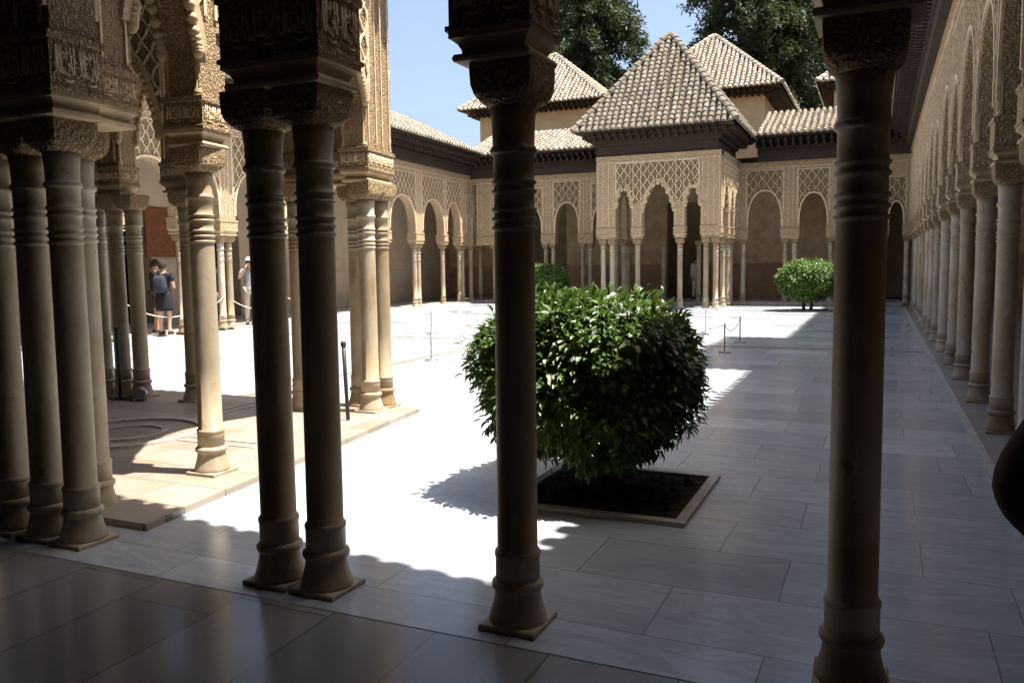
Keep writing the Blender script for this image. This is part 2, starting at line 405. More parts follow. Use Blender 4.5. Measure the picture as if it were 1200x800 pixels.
def arch_wall(name, A, B, thick, piers, arches, zbot, ztop, mat, label, cat='arcade', group=None, lat=True, impost=True,
              inscr=False, z_off=0., pitch=.30, panels=None, colonnettes=False, front=(1,), latmat=None, hy=None, beads=False, parent=None, frames=True, lobes=None):
    """wall along A->B carried on piers [(u0,u1)], arches [(zs,za,style)] between consecutive piers; local x along, local +y = left of the direction"""
    A = Vector((*A,0)); B = Vector((*B,0)); d = B-A; L = d.length; rz = math.atan2(d.y, d.x)
    root = None
    if not parent: root = empty(name, (A.x,A.y,z_off), rz); tag(root, label, cat, group)
    th = thick/2; hyb = hy or th+.035
    w = MB()
    def quad(a,b,c,d_): w.add([a,b,c,d_], [(0,1,2,3)])
    for i, (u0,u1) in enumerate(piers):
        w.box(u0,u1,-th,th,zbot,ztop)
    for (p0,p1),(zs,za,style) in zip(zip(piers,piers[1:]), arches):
        u0, u1 = p0[1], p1[0]; c = (u0+u1)/2; hw = (u1-u0)/2; N = 28
        us = [c-hw*math.cos(PI*i/N) for i in range(N+1)]
        zz = [arch_top((u-c)/hw, zs, za, style) for u in us]
        for i in range(N):
            a, b = us[i], us[i+1]; za_, zb_ = zz[i], zz[i+1]
            vs = [(a,-th,za_),(b,-th,zb_),(b,-th,ztop),(a,-th,ztop),(a,th,za_),(b,th,zb_),(b,th,ztop),(a,th,ztop)]
            w.add(vs, [(0,1,2,3),(5,4,7,6),(4,5,1,0),(3,2,6,7)])
    wo = w.build('wall', mat, root or parent)
    if parent:
        wo.location = (A.x-parent.location.x, A.y-parent.location.y, z_off); wo.rotation_euler.z = rz; root = wo
    if frames:
        m = MB()
        for (u0,u1) in piers:
            if u1-u0 < .3: continue
            for sd in front:
                for uu in ((u0+.05,u1-.05) if u1-u0 < .6 else (u0+.06,u0+.24,u1-.24,u1-.06)): m.bar((uu,sd*th,zbot+.04),(uu,sd*th,ztop-.17),.018,.026,(0,1,0))
        for sd in front: m.bar((.03,sd*th,ztop-.2),(L-.03,sd*th,ztop-.2),.022,.03,(0,1,0))
        if m.v: m.build('band_frame', M['trim'], root)
    lm = latmat or M['trim']
    for ip, ((p0,p1),(zs,za,style)) in enumerate(zip(zip(piers,piers[1:]), arches)):
        u0, u1 = p0[1], p1[0]; c = (u0+u1)/2; hw = (u1-u0)/2
        # raised arch border + frame + net panel
        for sd in front:
            m = MB(); pts = []
            N = 22
            for i in range(N+1):
                tt = -math.cos(PI*i/N)
                pts.append((c+tt*(hw+.03), sd*(th+.008), arch_top(tt, zs, za+(.06 if style == 'lamb' else .035), style)))
            pts = [(u0-.03, sd*(th+.008), zbot+.12)]+pts+[(u1+.03, sd*(th+.008), zbot+.12)] if style != 'lamb' else pts
            for a, b in zip(pts, pts[1:]): m.bar(a, b, .11 if style == 'lamb' else .05, .035, (0,1,0))
            if style == 'lamb' or beads:
                nb = max(7, int((za-zs+hw)*2/.075)) if not lobes else (10 if hw > .5 else 7)
                for i in range(nb+1):
                    tt = -math.cos(PI*i/nb)
                    x = c+tt*(hw-.005); z = arch_top(tt, zs, za, style)-.012
                    r = lobes or .042
                    m.lathe([(.001,z-r*1.2),(r*.5,z-r),(r*.9,z-r*.4),(r,z),(r*.8,z+r*.6),(.001,z+r)], 8, (x, sd*(th-(.035 if lobes else -.01))), False)
            m.build('arch_border', M['trim'] if style != 'lamb' else M['mould'], root)
            if lat and not panels:
                zt = min(ztop-.28, za+.85)
                x0, x1 = u0-.09, u1+.09
                m = MB(); y = sd*th
                for a, b in (((x0,y,zbot+.55),(x0,y,zt)),((x1,y,zbot+.55),(x1,y,zt)),((x0,y,zt),(x1,y,zt))): m.bar(a,b,.03,.03,(0,1,0))
                ins = lambda u,z: z > arch_top(max(-1,min(1,(u-c)/(hw+.01))), zs, za+.08, style) and z < zt and abs(u-c) < (u1-u0)/2+.08
                lattice(m, x0, x1, zs+.1, zt, ins, y, pitch)
                lp_ = m.build('lattice_panel', lm, root)
                g_ = MB(); N = 24; xs = [x0+.015+(x1-x0-.03)*i/N for i in range(N+1)]  # thin sheet behind the ribs, recess shade painted in its colour
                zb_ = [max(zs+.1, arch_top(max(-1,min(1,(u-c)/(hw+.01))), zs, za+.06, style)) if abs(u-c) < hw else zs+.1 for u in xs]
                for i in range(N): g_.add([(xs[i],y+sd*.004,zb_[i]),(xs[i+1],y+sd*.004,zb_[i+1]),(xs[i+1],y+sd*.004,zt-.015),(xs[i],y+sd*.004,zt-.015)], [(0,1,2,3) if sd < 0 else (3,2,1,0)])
                g_.build('lattice_shade_ground', M['stucco_shaded'], root if parent else lp_)
        if hw > .25:
            zi = zs
    if panels:
        for (x0,x1,z0,zt,sd,pt) in panels:
            m = MB(); y = sd*th
            for a, b in (((x0,y,z0),(x0,y,zt)),((x1,y,z0),(x1,y,zt)),((x0,y,zt),(x1,y,zt))): m.bar(a,b,.04,.04,(0,1,0))
            def ins(u,z):
                for (p0,p1),(zs,za,style) in zip(zip(piers,piers[1:]), arches):
                    c = (p0[1]+p1[0])/2; hw = (p1[0]-p0[1])/2
                    if abs(u-c) < hw+.05: return z > arch_top(min(1,abs(u-c)/(hw+.05)), zs, za+.1, style) and z > zs+.08
                return z > min(a[0] for a in arches)+.22
            lattice(m, x0, x1, z0, zt, ins, y, pt, w=.028, proud=.026)
            lp_ = m.build('lattice_panel', lm, root)
            g_ = MB(); N = 90; xs = [x0+.02+(x1-x0-.04)*i/N for i in range(N+1)]  # backing sheet coloured as the shade between the net ribs
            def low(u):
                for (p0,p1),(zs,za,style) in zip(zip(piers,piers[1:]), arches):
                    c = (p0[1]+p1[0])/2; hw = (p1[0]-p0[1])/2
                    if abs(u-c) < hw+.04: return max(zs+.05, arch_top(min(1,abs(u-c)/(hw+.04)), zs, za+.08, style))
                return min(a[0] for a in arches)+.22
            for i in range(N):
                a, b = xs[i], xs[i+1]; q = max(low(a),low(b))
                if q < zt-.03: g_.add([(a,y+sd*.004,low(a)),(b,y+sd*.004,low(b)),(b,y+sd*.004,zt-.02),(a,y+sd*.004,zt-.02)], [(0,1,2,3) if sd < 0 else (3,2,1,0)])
            g_.build('lattice_shade_ground', M['stucco_shaded'], root if parent else lp_)
    # cornice strips under the eave
    m = MB(); m.box(-.0, L, -th-.018, th+.018, ztop-.16, ztop-.02); m.box(0,L,-th-.035,th+.035,ztop-.03,ztop+.005)
    m.build('cornice', M['stucco_fine'], root)
    if impost:
        for (u0,u1) in piers:
            c = (u0+u1)/2; hx = (u1-u0)/2+.02
            m = MB(); prof = [(-.054,2.355),(-.024,2.362),(-.019,2.375),(-.026,2.39),(-.051,2.394),(-.049,2.41),(-.038,2.43),(-.02,2.445),(-.01,2.45),(-.01,2.475)]
            m.rectloft(prof, hx, hyb, (c,0)); ib = m.build('impost_block', M['mould'], root)
            m = MB(); m.rectloft([(0,2.475),(0,2.495),(-.012,2.5),(-.012,zbot-.045),(0,zbot-.04),(0,zbot-.005),(-.012,zbot)], hx, hyb, (c,0))
            bb = m.build('carved_band', mat, root if parent else ib)
            if inscr:
                m = MB()
                za_, zb_ = 2.515, zbot-.055
                inscription(m, c-hx+.03, c+hx-.03, -(hyb-.01), za_, zb_, 1, 'x'); inscription(m, c-hx+.03, c+hx-.03, hyb-.01, za_, zb_, 1, 'x')
                inscription(m, -hyb+.03, hyb-.03, c+hx-.01, za_, zb_, 1, 'y'); inscription(m, -hyb+.03, hyb-.03, c-hx+.01, za_, zb_, 1, 'y')
                m.build('inscription', M['trim'], root if parent else ib)
            if colonnettes:
                for uu in (u0+.035,u1-.035):
                    for yy in (-th+.03, th-.03):
                        m = MB(); m.lathe([(.03,zbot-.002),(.03,zbot+.025),(.019,zbot+.05),(.018,zbot+.70),(.026,zbot+.73),(.03,zbot+.77),(.024,zbot+.81),(.034,zbot+.86)], 12, (uu+(-.022 if uu<c else .022), yy*1.1))
                        m.build('colonnette', M['mould'], root)
    return root

def piers_from(us): return us
G_NEAR='columns of the near gallery'; G_R='columns of the right arcade'; G_L='columns of the left arcade'; G_F='columns of the far arcade'; G_P='columns of the near pavilion'; G_FP='columns of the far pavilion'

# ---- near gallery arcade (camera stands inside), Y = 3.15
NY = 3.14
near_cols = [(-.055,'dark marble column nearest the right edge, in front of the shaded paving'),
             (-1.39,'dark marble column standing alone in front of the big round bush'),
             (-2.40,'right one of the two dark columns standing together left of the bush'),
             (-2.68,'left one of the two dark columns standing together left of the bush'),
             (-4.12,'right front column of the dark cluster at the left edge'),
             (-4.40,'middle front column of the dark cluster at the left edge'),
             (-4.70,'leftmost column of the dark cluster at the left edge')]
for x, lab in near_cols: column(x, NY+(.03 if x < -4 else 0), 0, lab, G_NEAR, 0)
for x in (-9.0,-9.35,-11.0,-12.6,-14.2): pass
A, B = (2.2, NY), (-15.2, NY)   # runs right to left, +local y faces the viewer side
def ux(x): return A[0]-x
piers = [(ux(1.25),ux(.85)),(ux(.12),ux(-.225)),(ux(-1.25),ux(-1.585)),(ux(-2.24),ux(-2.77)),(ux(-3.92),ux(-4.92)),(ux(-8.2),ux(-9.2)),(ux(-10.6),ux(-11.0)),(ux(-12.5),ux(-12.9)),(ux(-14.5),ux(-15.2))]
arch = [(3.0,4.0,'round'),(3.0,4.1,'horse'),(3.0,4.1,'horse'),(3.0,4.15,'horse'),(3.2,4.7,'lamb'),(3.0,4.1,'horse'),(3.0,4.1,'horse'),(3.0,4.1,'horse')]
arch_wall('near_arcade', A, B, .28, piers, arch, 2.78, 5.25, M['stucco_near'], 'dark carved stucco arches of the near gallery over the closest columns', lat=False, inscr=True, colonnettes=False, front=(-1,1), hy=.172)

# ---- right arcade X = 1.04
RX = 1.03
# (y centre, single/double)
ry = [(5.0,1),(6.78,1),(8.35,1),(10.1,1),(11.95,1),(13.55,1),(15.45,1),(15.75,1),(17.4,1),(19.1,1),(20.6,1),(20.9,1),(22.5,1),(24.0,1),(25.5,1),(25.8,1),(27.4,1),(28.9,1)]
for i, (y,_) in enumerate(ry):
    column(RX, y, .012, f'shaded cream column of the right arcade, {ORD[i+1]} one from its near end', G_R, 0)
A, B = (RX, 2.6), (RX, 31.6)
cent = [(3.14,.24),(5.0,.155),(6.78,.155),(8.35,.155),(10.1,.155),(11.95,.155),(13.55,.155),(15.6,.31),(17.4,.155),(19.1,.155),(20.75,.31),(22.5,.155),(24.0,.155),(25.65,.31),(27.4,.155),(28.9,.155),(31.0,.3)]
piers = [(y-h-2.6, y+h-2.6) for y,h in cent]
arch = [(3.0,3.95 if i%2 else 4.15,'horse') for i in range(len(piers)-1)]
arch_wall('right_arcade', A, B, .26, piers, arch, 2.76, 5.22, M['stucco'], 'long shaded carved stucco arcade along the right side of the court', front=(1,), pitch=.27, hy=.17, colonnettes=True)

# ---- far arcade Y = 31
FY = 31.0
fx = [(-14.6,'leftmost'),(-13.32,''),(-12.3,''),(-11.98,''),(-10.72,''),(-10.42,''),(-9.35,''),(-4.55,''),(-3.08,''),(-2.76,''),(-1.55,''),(-1.27,''),(.12,''),(.86,'')]
labs = ['slim column of the far arcade at its left corner','slim column of the far arcade, second from the left corner','left column of the pair beside the half hidden far bush','right column of the pair beside the half hidden far bush',
 'left column of the pair just left of the far pavilion','right column of the pair just left of the far pavilion','single column where the far arcade meets the left side of the far pavilion','single pale column where the far arcade meets the right side of the far pavilion',
 'left column of the pair behind the small round tree','right column of the pair behind the small round tree','left column of the pair hidden beside the dark near right column','right column of the pair hidden beside the dark near right column','single column left of the dark far right doorway','single column at the right corner of the far arcade']
for (x,_),lab in zip(fx,labs): column(x, FY, .09, lab, G_F, 0)
A, B = (1.6, FY), (-16.2, FY)
def ux(x): return A[0]-x
cent = [(1.0,.3),(.12,.16),(-1.41,.3),(-2.92,.32),(-4.62,.26),(-9.3,.26),(-10.57,.31),(-12.14,.31),(-13.32,.17),(-14.9,.45)]
piers = [(ux(x)-h, ux(x)+h) for x,h in cent]
arch = [(2.9,3.5,'horse'),(3.1,4.15,'horse'),(3.0,3.92,'horse'),(3.0,4.05,'horse'),(3.0,4.6,'horse'),(2.9,3.8,'horse'),(3.0,3.95,'horse'),(3.0,3.75,'horse'),(3.0,4.05,'horse')]
arch_wall('far_arcade', A, B, .30, piers, arch, 2.72, 5.08, M['stucco_fine'], 'carved stucco arcade across the far end of the court behind the pavilion', front=(1,), pitch=.3, hy=.2)

# ---- left arcade
LA, LB = (-14.55, 4.0), (-15.75, 32.2)
ld = (Vector(LB)-Vector(LA)); LL = ld.length; ldir = ld/LL; lrz = math.atan2(ld.y, ld.x)
def lp(y): t_ = (y-LA[1])/ldir.y; return LA[0]+ldir.x*t_, y, t_
lcent = [(5.4,1),(7.2,2),(9.0,1),(10.8,2),(12.6,1),(14.5,1),(16.0,2),(18.2,1),(20.0,2),(22.1,1),(23.9,1),(26.15,2),(28.3,1),(29.95,2),(30.95,1),(31.95,1)]
nl = sum(k for _,k in lcent); idx = nl
allc = []
for y,k in lcent:
    for dy in ([0] if k==1 else [-.15,.15]): allc.append(y+dy)
for i, y in enumerate(allc):
    x,_,_ = lp(y)
    column(x, y, .05, f'sunlit slim column of the left arcade, number {len(allc)-i} counted from the far corner' if len(allc)-i > 20 else f'sunlit slim column of the left arcade, {ORD[len(allc)-i]} one from the far corner', G_L, lrz-PI/2)
piers = []
for y,k in lcent:
    _,_,t_ = lp(y); h = .165 if k == 1 else .31
    if y > 30.5: h = .17
    piers.append((t_-h, t_+h))
arch = [(3.0, 4.0,'horse') for _ in piers[1:]]; arch[-1] = (2.9,3.6,'horse'); arch[-2] = (2.9,3.6,'horse')
piers[0] = (0, piers[0][1])
arch_wall('left_arcade', LA, LB, .30, piers, arch, 2.74, 5.2, M['stucco_fine'], 'sunlit carved stucco arcade along the left side of the court', front=(-1,), pitch=.27, hy=.2)

# ---- near pavilion
ZP = .045
npc = [(-4.56,3.62,'thin edge of a column behind the dark cluster at the left edge'),
       (-4.47,4.53,'sunlit pale column standing alone between the dark columns at left'),
       (-4.80,7.12,'front column of the sunlit cluster at the corner of the near pavilion'),
       (-4.83,7.42,'rear right column of the sunlit cluster at the corner of the near pavilion'),
       (-5.13,7.40,'half hidden left column of the sunlit corner cluster of the near pavilion'),
       (-5.58,6.98,'column hidden just behind the two dark near columns'),
       (-7.10,6.98,'column hidden behind the sunlit pale column of the near pavilion'),
       (-7.93,6.99,'right column of the brown cluster at the far left corner of the pavilion'),
       (-8.19,6.96,'middle column of the brown cluster at the far left corner of the pavilion'),
       (-8.45,6.93,'left column of the brown cluster at the far left corner of the pavilion')]
for x,y,lab in npc: column(x,y,ZP if y > 3.7 else .0,lab,G_P,0,.04)
NP = empty('near_pavilion', (-6.5,5.4,0)); tag(NP, 'carved stucco near pavilion on clustered columns at left, its court corner in full sun', 'pavilion')
A, B = (-4.295,3.44), (-4.915,7.58)
d = Vector(B)-Vector(A); Lp = d.length
def tt(y): return (y-A[1])/d.y*Lp
piers = [(0,tt(3.74)),(tt(4.53)-.15,tt(4.53)+.15),(tt(7.27)-.31,Lp)]
arch_wall('near_pavilion', A, B, .27, piers, [(3.0,3.7,'lamb'),(3.15,4.6,'lamb')], 2.70, 5.25, M['stucco_near'], None, None, parent=NP, z_off=.04, front=(-1,1), pitch=.2, inscr=True, colonnettes=True, beads=True, hy=.168)
# front wall
A, B = (-8.62,6.95), (-4.76,7.42)
d = Vector(B)-Vector(A); Lp = d.length
piers = [(0,.62),(1.2,1.58),(2.72,3.1),(3.3,Lp-.02)]
pw = arch_wall('near_pavilion', A, B, .27, piers, [(3.0,3.75,'lamb'),(3.15,4.6,'lamb'),(3.0,3.4,'lamb')], 2.70, 5.25, M['stucco_near'], None, None, parent=NP, z_off=.04, front=(-1,1), pitch=.2, inscr=True, colonnettes=True, hy=.168)
A, B = (-8.6,3.44), (-8.42,7.1)
arch_wall('near_pavilion', A, B, .27, [(0,.5),(1.1,1.5),(3.2,3.66)], [(3.0,3.7,'lamb'),(3.15,4.6,'lamb')], 2.70, 5.25, M['stucco_near'], None, None, parent=NP, z_off=.04, front=(-1,1), pitch=.2, inscr=True, colonnettes=True, hy=.168)
column(-8.55,3.75,ZP,'column of the left pavilion wall hidden behind the dark cluster',G_P,0,.04)
column(-8.5,4.75,ZP,'single column of the left pavilion wall hidden behind the dark cluster',G_P,0,.04)

# ---- far pavilion
FPY = 27.35
FP = empty('far_pavilion', (-6.87,29.2,0)); tag(FP, 'projecting far pavilion with netted stucco walls, scalloped arches and pyramid roof', 'pavilion')
fpc = [(-8.72,'left column of the pair at the left front corner of the far pavilion'),(-8.40,'right column of the pair at the left front corner of the far pavilion'),
       (-7.50,'single column left of the middle arch of the far pavilion'),(-6.06,'single column right of the middle arch of the far pavilion'),
       (-5.20,'left column of the pair at the right front corner of the far pavilion'),(-4.88,'thick looking right column at the right front corner of the far pavilion')]
for x,lab in fpc: column(x,FPY,.05,lab,G_FP,0)
fps = [(28.75,'first column behind the right front corner of the far pavilion'),(29.8,'second column behind the right front corner of the far pavilion'),(30.35,'third column behind the right front corner of the far pavilion')]
for y,lab in fps: column(-4.9,y,.05,lab,G_FP,0)
for y,lab in ((28.75,'first shaded column on the left side of the far pavilion, seen through its front'),(29.8,'second shaded column on the left side of the far pavilion, seen through its front'),(30.35,'third shaded column on the left side of the far pavilion, seen through its front')): column(-8.7,y,.05,lab,G_FP,0)
for x,y,lab in ((-6.15,FY,'shaded column at the back of the far pavilion beside the dark doorway'),(-7.5,FY,'shaded left column at the back of the far pavilion')): column(x,y,.09,lab,G_FP,0)
A, B = (-4.7,FPY), (-8.92,FPY)
def ux(x): return A[0]-x
piers = [(.0,ux(-5.36)),(ux(-5.88),ux(-6.24)),(ux(-7.32),ux(-7.68)),(ux(-8.24),ux(-8.92))]
arch_wall('far_pavilion', A, B, .32, piers, [(3.45,4.08,'lamb'),(3.3,4.2,'lamb'),(3.45,4.08,'lamb')], 2.72, 5.12, M['stucco_fine'], None, None, parent=FP, z_off=.03,
          panels=[(ux(-5.42),ux(-8.22),3.4,4.88,1,.265)], front=(1,), hy=.19, lobes=.075)
A, B = (-4.86,30.9), (-4.86,FPY-.16)
piers = [(0,.35),(.95,1.25),(1.98,2.3),(3.35,3.53)]
arch_wall('far_pavilion', A, (-4.86,FPY+.17), .32, piers, [(3.3,4.1,'lamb'),(3.3,4.1,'lamb'),(3.3,4.2,'lamb')], 2.72, 5.11, M['stucco_fine'], None, None, parent=FP, z_off=.03, panels=[(.3,3.3,3.4,4.85,1,.25)], front=(1,), hy=.19, lobes=.075)
arch_wall('far_pavilion', (-8.76,FPY+.17), (-8.76,30.9), .32, [(.0,.35),(1.25,1.55),(2.3,2.6),(3.2,3.5)], [(3.3,4.1,'lamb'),(3.3,4.1,'lamb'),(3.3,4.1,'lamb')], 2.72, 5.11, M['stucco_fine'], None, None, parent=FP, z_off=.03, panels=[(.3,3.3,3.4,4.85,1,.25)], front=(1,), hy=.19, lobes=.075)

# ------------------------------------------------------------------ back walls of the galleries, with doorways
def wall_with_doors(name, A, B, thick, z1, doors, mat, label, dado=None, dado_h=1.75, ledge=None, side=1, frame=True):
    A = Vector((*A,0)); B = Vector((*B,0)); d = B-A; L = d.length; rz = math.atan2(d.y,d.x)
    root = empty(name, A, rz); tag(root, label, 'wall')
    w = MB(); dd = MB(); u = 0; th = thick/2; lg = MB()
    seg = []
    for (u0,u1,h) in sorted(doors): seg.append((u,u0)); w.box(u0,u1,-th,th,h,z1); u = u1
    seg.append((u,L))
    for a,b in seg:
        if b-a < .02: continue
        w.box(a,b,-th,th,0,z1)
        if dado: dd.box(a+.001,b-.001,side*th-.012,side*th+.012,.02,dado_h)
        if ledge:
            for z in ledge: lg.box(a+.001,b-.001,side*th-.02,side*th+.02,z-.012,z+.012)
    w.build('wall_face', mat, root)
    if dado: dd.build('dado', dado, root)
    if ledge: lg.build('ledge', M['plaster_ledge'], root)
    return root
def room(name, x0,x1,y0,y1,h, label):
    """small unlit room behind a doorway, open on one side"""
    return None
# left gallery back wall X=-18.5
LW = wall_with_doors('gallery_wall', (-18.6,-1.5), (-18.6,34.4), .4, 6.2, [(15.6-.0+1.5,16.75+1.5,2.7),(18.55+1.5,20.2+1.5,3.2)], M['plaster'],
   'plain beige plaster back wall of the left gallery with thin ledge lines', ledge=(1.40,1.83), side=-1)
wall_with_doors('gallery_wall', (4.4,-1.5), (4.4,34.4), .4, 6.2, [(14.5+1.5,16.3+1.5,3.2)], M['wallbrown'], 'brown back wall behind the columns of the right arcade', side=1, dado=M['dado'])
# far back wall
wall_with_doors('gallery_wall', (4.4,34.3), (-18.6,34.3), .4, 6.2, [(4.4-1.1,4.4+.1,4.1),(4.4+6.45,4.4+8.1,4.0),(4.4+12.55,4.4+14.7,4.2),(4.4+20.9,4.4+22.7,3.6)], M['wallbrown'],
   'brown back wall of the far gallery with tall dark doorways', dado=M['dado'], dado_h=1.5, side=1)
wall_with_doors('gallery_wall', (4.4,-1.5), (-18.6,-1.5), .4, 6.2, [], M['gallery'], 'dim wall behind the viewer at the back of the near gallery', side=-1)
# unlit rooms behind the doorways
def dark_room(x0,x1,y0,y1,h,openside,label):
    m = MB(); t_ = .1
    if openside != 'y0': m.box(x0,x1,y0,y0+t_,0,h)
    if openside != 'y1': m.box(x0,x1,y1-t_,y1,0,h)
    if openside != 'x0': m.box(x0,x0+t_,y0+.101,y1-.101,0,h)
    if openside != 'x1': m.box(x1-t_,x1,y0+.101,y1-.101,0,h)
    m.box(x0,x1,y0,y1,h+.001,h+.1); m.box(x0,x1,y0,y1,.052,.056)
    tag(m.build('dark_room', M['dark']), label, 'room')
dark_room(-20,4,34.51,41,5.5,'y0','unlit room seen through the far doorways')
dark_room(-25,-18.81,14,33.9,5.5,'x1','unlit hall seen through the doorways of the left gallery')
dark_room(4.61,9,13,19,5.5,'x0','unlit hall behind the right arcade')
# timber doors
def door(name, loc, rz, w, h, wallroot):
    f = MB()
    for a,b in ((0,.09),(w-.09,w)): f.box(a,b,-.03,.03,0,h)
    for z in (0,h*.32,h*.64,h-.1): f.box(.091,w-.091,-.029,.029,z,z+.1)
    d_ = f.build(name, M['redwood'], wallroot)
    pm = Matrix.Rotation(-wallroot.rotation_euler.z,3,'Z'); d_.location = pm @ (Vector(loc)-wallroot.location); d_.rotation_euler.z = rz-wallroot.rotation_euler.z
    p = MB(); p.box(.08,w-.08,-.012,.012,.05,h-.05); p.build('door_panel', M['redwood'], d_)
door('shutter', (-18.36,16.55,1.88), PI/2, 1.1, 1.35, LW)
door('door', (-18.5,20.25,.06), PI/2, .9, 3.1, LW)
# far-right stone bench / sign
# ------------------------------------------------------------------ roofs
def clip_poly(mb, pts): mb.add(pts, [tuple(range(len(pts)))])
def roof_slope(mbt, mbb, P, e, s_, nrm, L, S, vmax, dx=.212, dv=.205, r=.08, seed=0):
    """barrel tiles on a slope: eave origin P, along e, up the slope s_; vmax(u) limits the run at hips"""
    P = Vector(P); e = Vector(e).normalized(); s_ = Vector(s_).normalized(); nrm = Vector(nrm).normalized()
    rnd = random.Random(seed)
    nc = max(1, int(L/dx)); dx = L/nc
    for i in range(nc):
        u = (i+.5)*dx; vm = vmax(u)
        nv = int(vm/dv)+1
        ju = rnd.uniform(-.012,.012); bow = rnd.uniform(-.02,.02)
        for k in range(nv):
            v0 = k*dv-(.075 if k == 0 else .05)+rnd.uniform(-.012,.012); v1 = v0+dv+.07
            if v0 > vm: break
            v1 = min(v1, vm+.06)
            vs = []
            uu = u+ju+rnd.uniform(-.009,.009)+bow*math.sin(k*.5)
            for v_, rr, hh in ((v0,r,.042),(v1,r*.86,.012)):
                for a in (0,36,72,108,144,180):
                    ca, sa = math.cos(math.radians(a)), math.sin(math.radians(a))
                    vs.append(P+e*(uu+rr*ca)+s_*v_+nrm*(hh+rr*sa*1.15))
            fs = [(j,j+1,j+7,j+6) for j in range(5)]
            # thickness of the lower lip
            for a in (180,144,108,72,36,0):
                ca, sa = math.cos(math.radians(a)), math.sin(math.radians(a))
                vs.append(P+e*(uu+r*.78*ca)+s_*v0+nrm*(.03+r*.74*sa*1.15))
            fs += [(j,17-j,16-j,j+1) for j in range(5)]
            if k == 0: fs.append((12,13,14,15,16,17))
            mbt.add(vs, fs, False)
        # channel strip between barrels, its dark colour standing in for depth shade
        if vm > .05:
            c0 = P+e*(u-dx/2)-nrm*.0; 
            mbb.add([c0+s_*-.06, c0+e*dx+s_*-.06, c0+e*dx+s_*vm, c0+s_*vm], [(0,1,2,3)])
def hip_tiles(mb, a, b, r=.12):
    a = Vector(a); b = Vector(b); L = (b-a).length; n = int(L/.28)
    d = (b-a).normalized(); rr = d.cross(Vector((0,0,1))).normalized(); up = rr.cross(d).normalized()
    for k in range(n):
        p0 = a+d*(k*.28-.04); p1 = a+d*((k+1)*.28+.04); vs = []
        for p, q, hh in ((p0,r,.03),(p1,r*.85,.0)):
            for g in (-15,20,55,90,125,160,195):
                g = math.radians(g); vs.append(p+rr*q*math.cos(g)+up*(q*math.sin(g)+hh+.03))
        mb.add(vs, [(j,j+1,j+8,j+7) for j in range(6)]+[(6,5,4,3,2,1,0)])
def rafters(mb, P, e, out, L, proj, z_drop=.12, sp=.24, w=.09, h=.11):
    """projecting corbel ends under an eave, stepping from the wall outwards"""
    P = Vector(P); e = Vector(e).normalized(); out = Vector(out).normalized()
    n = max(1,int(L/sp)); sp = L/n
    for i in range(n+1):
        a = P+e*(i*sp)
        mb.bar(a-out*.02, a+out*proj*.62+Vector((0,0,.01)), w, h*1.1)
        mb.bar(a-out*.02+Vector((0,0,h)), a+out*proj+Vector((0,0,h*1.3)), w*.9, h*.9)
def shed_roof(parent, eave0, eave1, out, proj, rise, depth, zwall, label, mat_fr=None, ends=(0,0)):
    """gallery roof: eave0->eave1 edge; out = horizontal outward direction; frieze board and rafters under it"""
    e0 = Vector(eave0); e1 = Vector(eave1); e = (e1-e0).normalized(); L = (e1-e0).length; out = Vector(out).normalized()
    s_ = (-out*depth+Vector((0,0,rise))); S = s_.length; s_.normalize(); nrm = e.cross(s_).normalized()
    if nrm.z < 0: nrm = -nrm
    pm = Matrix.Rotation(-parent.rotation_euler.z,3,'Z'); pl = parent.location.copy()
    off = lambda m: [setattr(m,'v',[tuple(pm @ (Vector(p)-pl)) for p in m.v])]
    t1 = MB(); t2 = MB()
    roof_slope(t1, t2, e0, e, s_, nrm, L, S, lambda u: min(S, S*1.0), seed=len(label))
    off(t1); off(t2)
    root = t2.build('roof', M['tile_gap_shade'], parent); t1.build('roof_tiles', M['tile'], root)
    f = MB(); wl = e0-out*proj
    # frieze beams on the wall plane and rafters
    zb = zwall; ztop = e0.z-.17
    def beam(z0,z1,pr):
        a = Vector((wl.x,wl.y,(z0+z1)/2))+out*pr/2; f.bar(a, a+e*L, pr, z1-z0)
    beam(zb+.006, zb+.30, .20); beam(zb+.302, zb+.36, .26); beam(zb+.362, ztop-.16, .22); beam(ztop-.158, e0.z+.10, .06)
    off(f); f.build('frieze_beam', M['wood'], root)
    r = MB(); rafters(r, Vector((wl.x,wl.y,ztop-.15))+out*.12, e, out, L, proj-.16)
    off(r); r.build('rafters', M['wood'], root)
    b = MB(); a = e0-out*.03-Vector((0,0,.05)); a2 = wl-Vector((0,0,.05))+out*.02; a2.z = e0.z-.02
    b.add([a, a+e*L, a2+e*L, a2, a+Vector((0,0,.035)), a+e*L+Vector((0,0,.035)), a2+e*L+Vector((0,0,.035)), a2+Vector((0,0,.035))],
          [(0,1,2,3),(7,6,5,4),(0,4,5,1),(1,5,6,2),(2,6,7,3),(3,7,4,0)])
    a = e0-out*.015-Vector((0,0,.03)); b.bar(a, a+e*L, .05, .085)
    off(b); b.build('soffit_board', M['wood'], root)
    return root
AR = {o.name: o for o in COL.objects if o.name.endswith('_arcade')}
shed_roof(AR['right_arcade'], (.3,3.4,5.98), (.3,30.4,5.98), (-1,0,0), .62, 1.45, 3.9, 5.22, 'dark eave and tiled roof over the right arcade')
shed_roof(AR['far_arcade'], (-4.05,30.15,5.93), (.9,30.15,5.93), (0,-1,0), .72, 1.2, 2.9, 5.08, 'short tiled roof right of the far pavilion')
shed_roof(AR['far_arcade'], (-15.6,30.15,5.93), (-9.7,30.15,5.93), (0,-1,0), .72, 1.2, 2.9, 5.08, 'short tiled roof left of the far pavilion')
o2 = Vector((ldir.y,-ldir.x,0)); e0 = Vector((LA[0],3.2,6.0))+o2*.88; e1 = Vector((lp(30.4)[0],30.4,6.0))+o2*.88
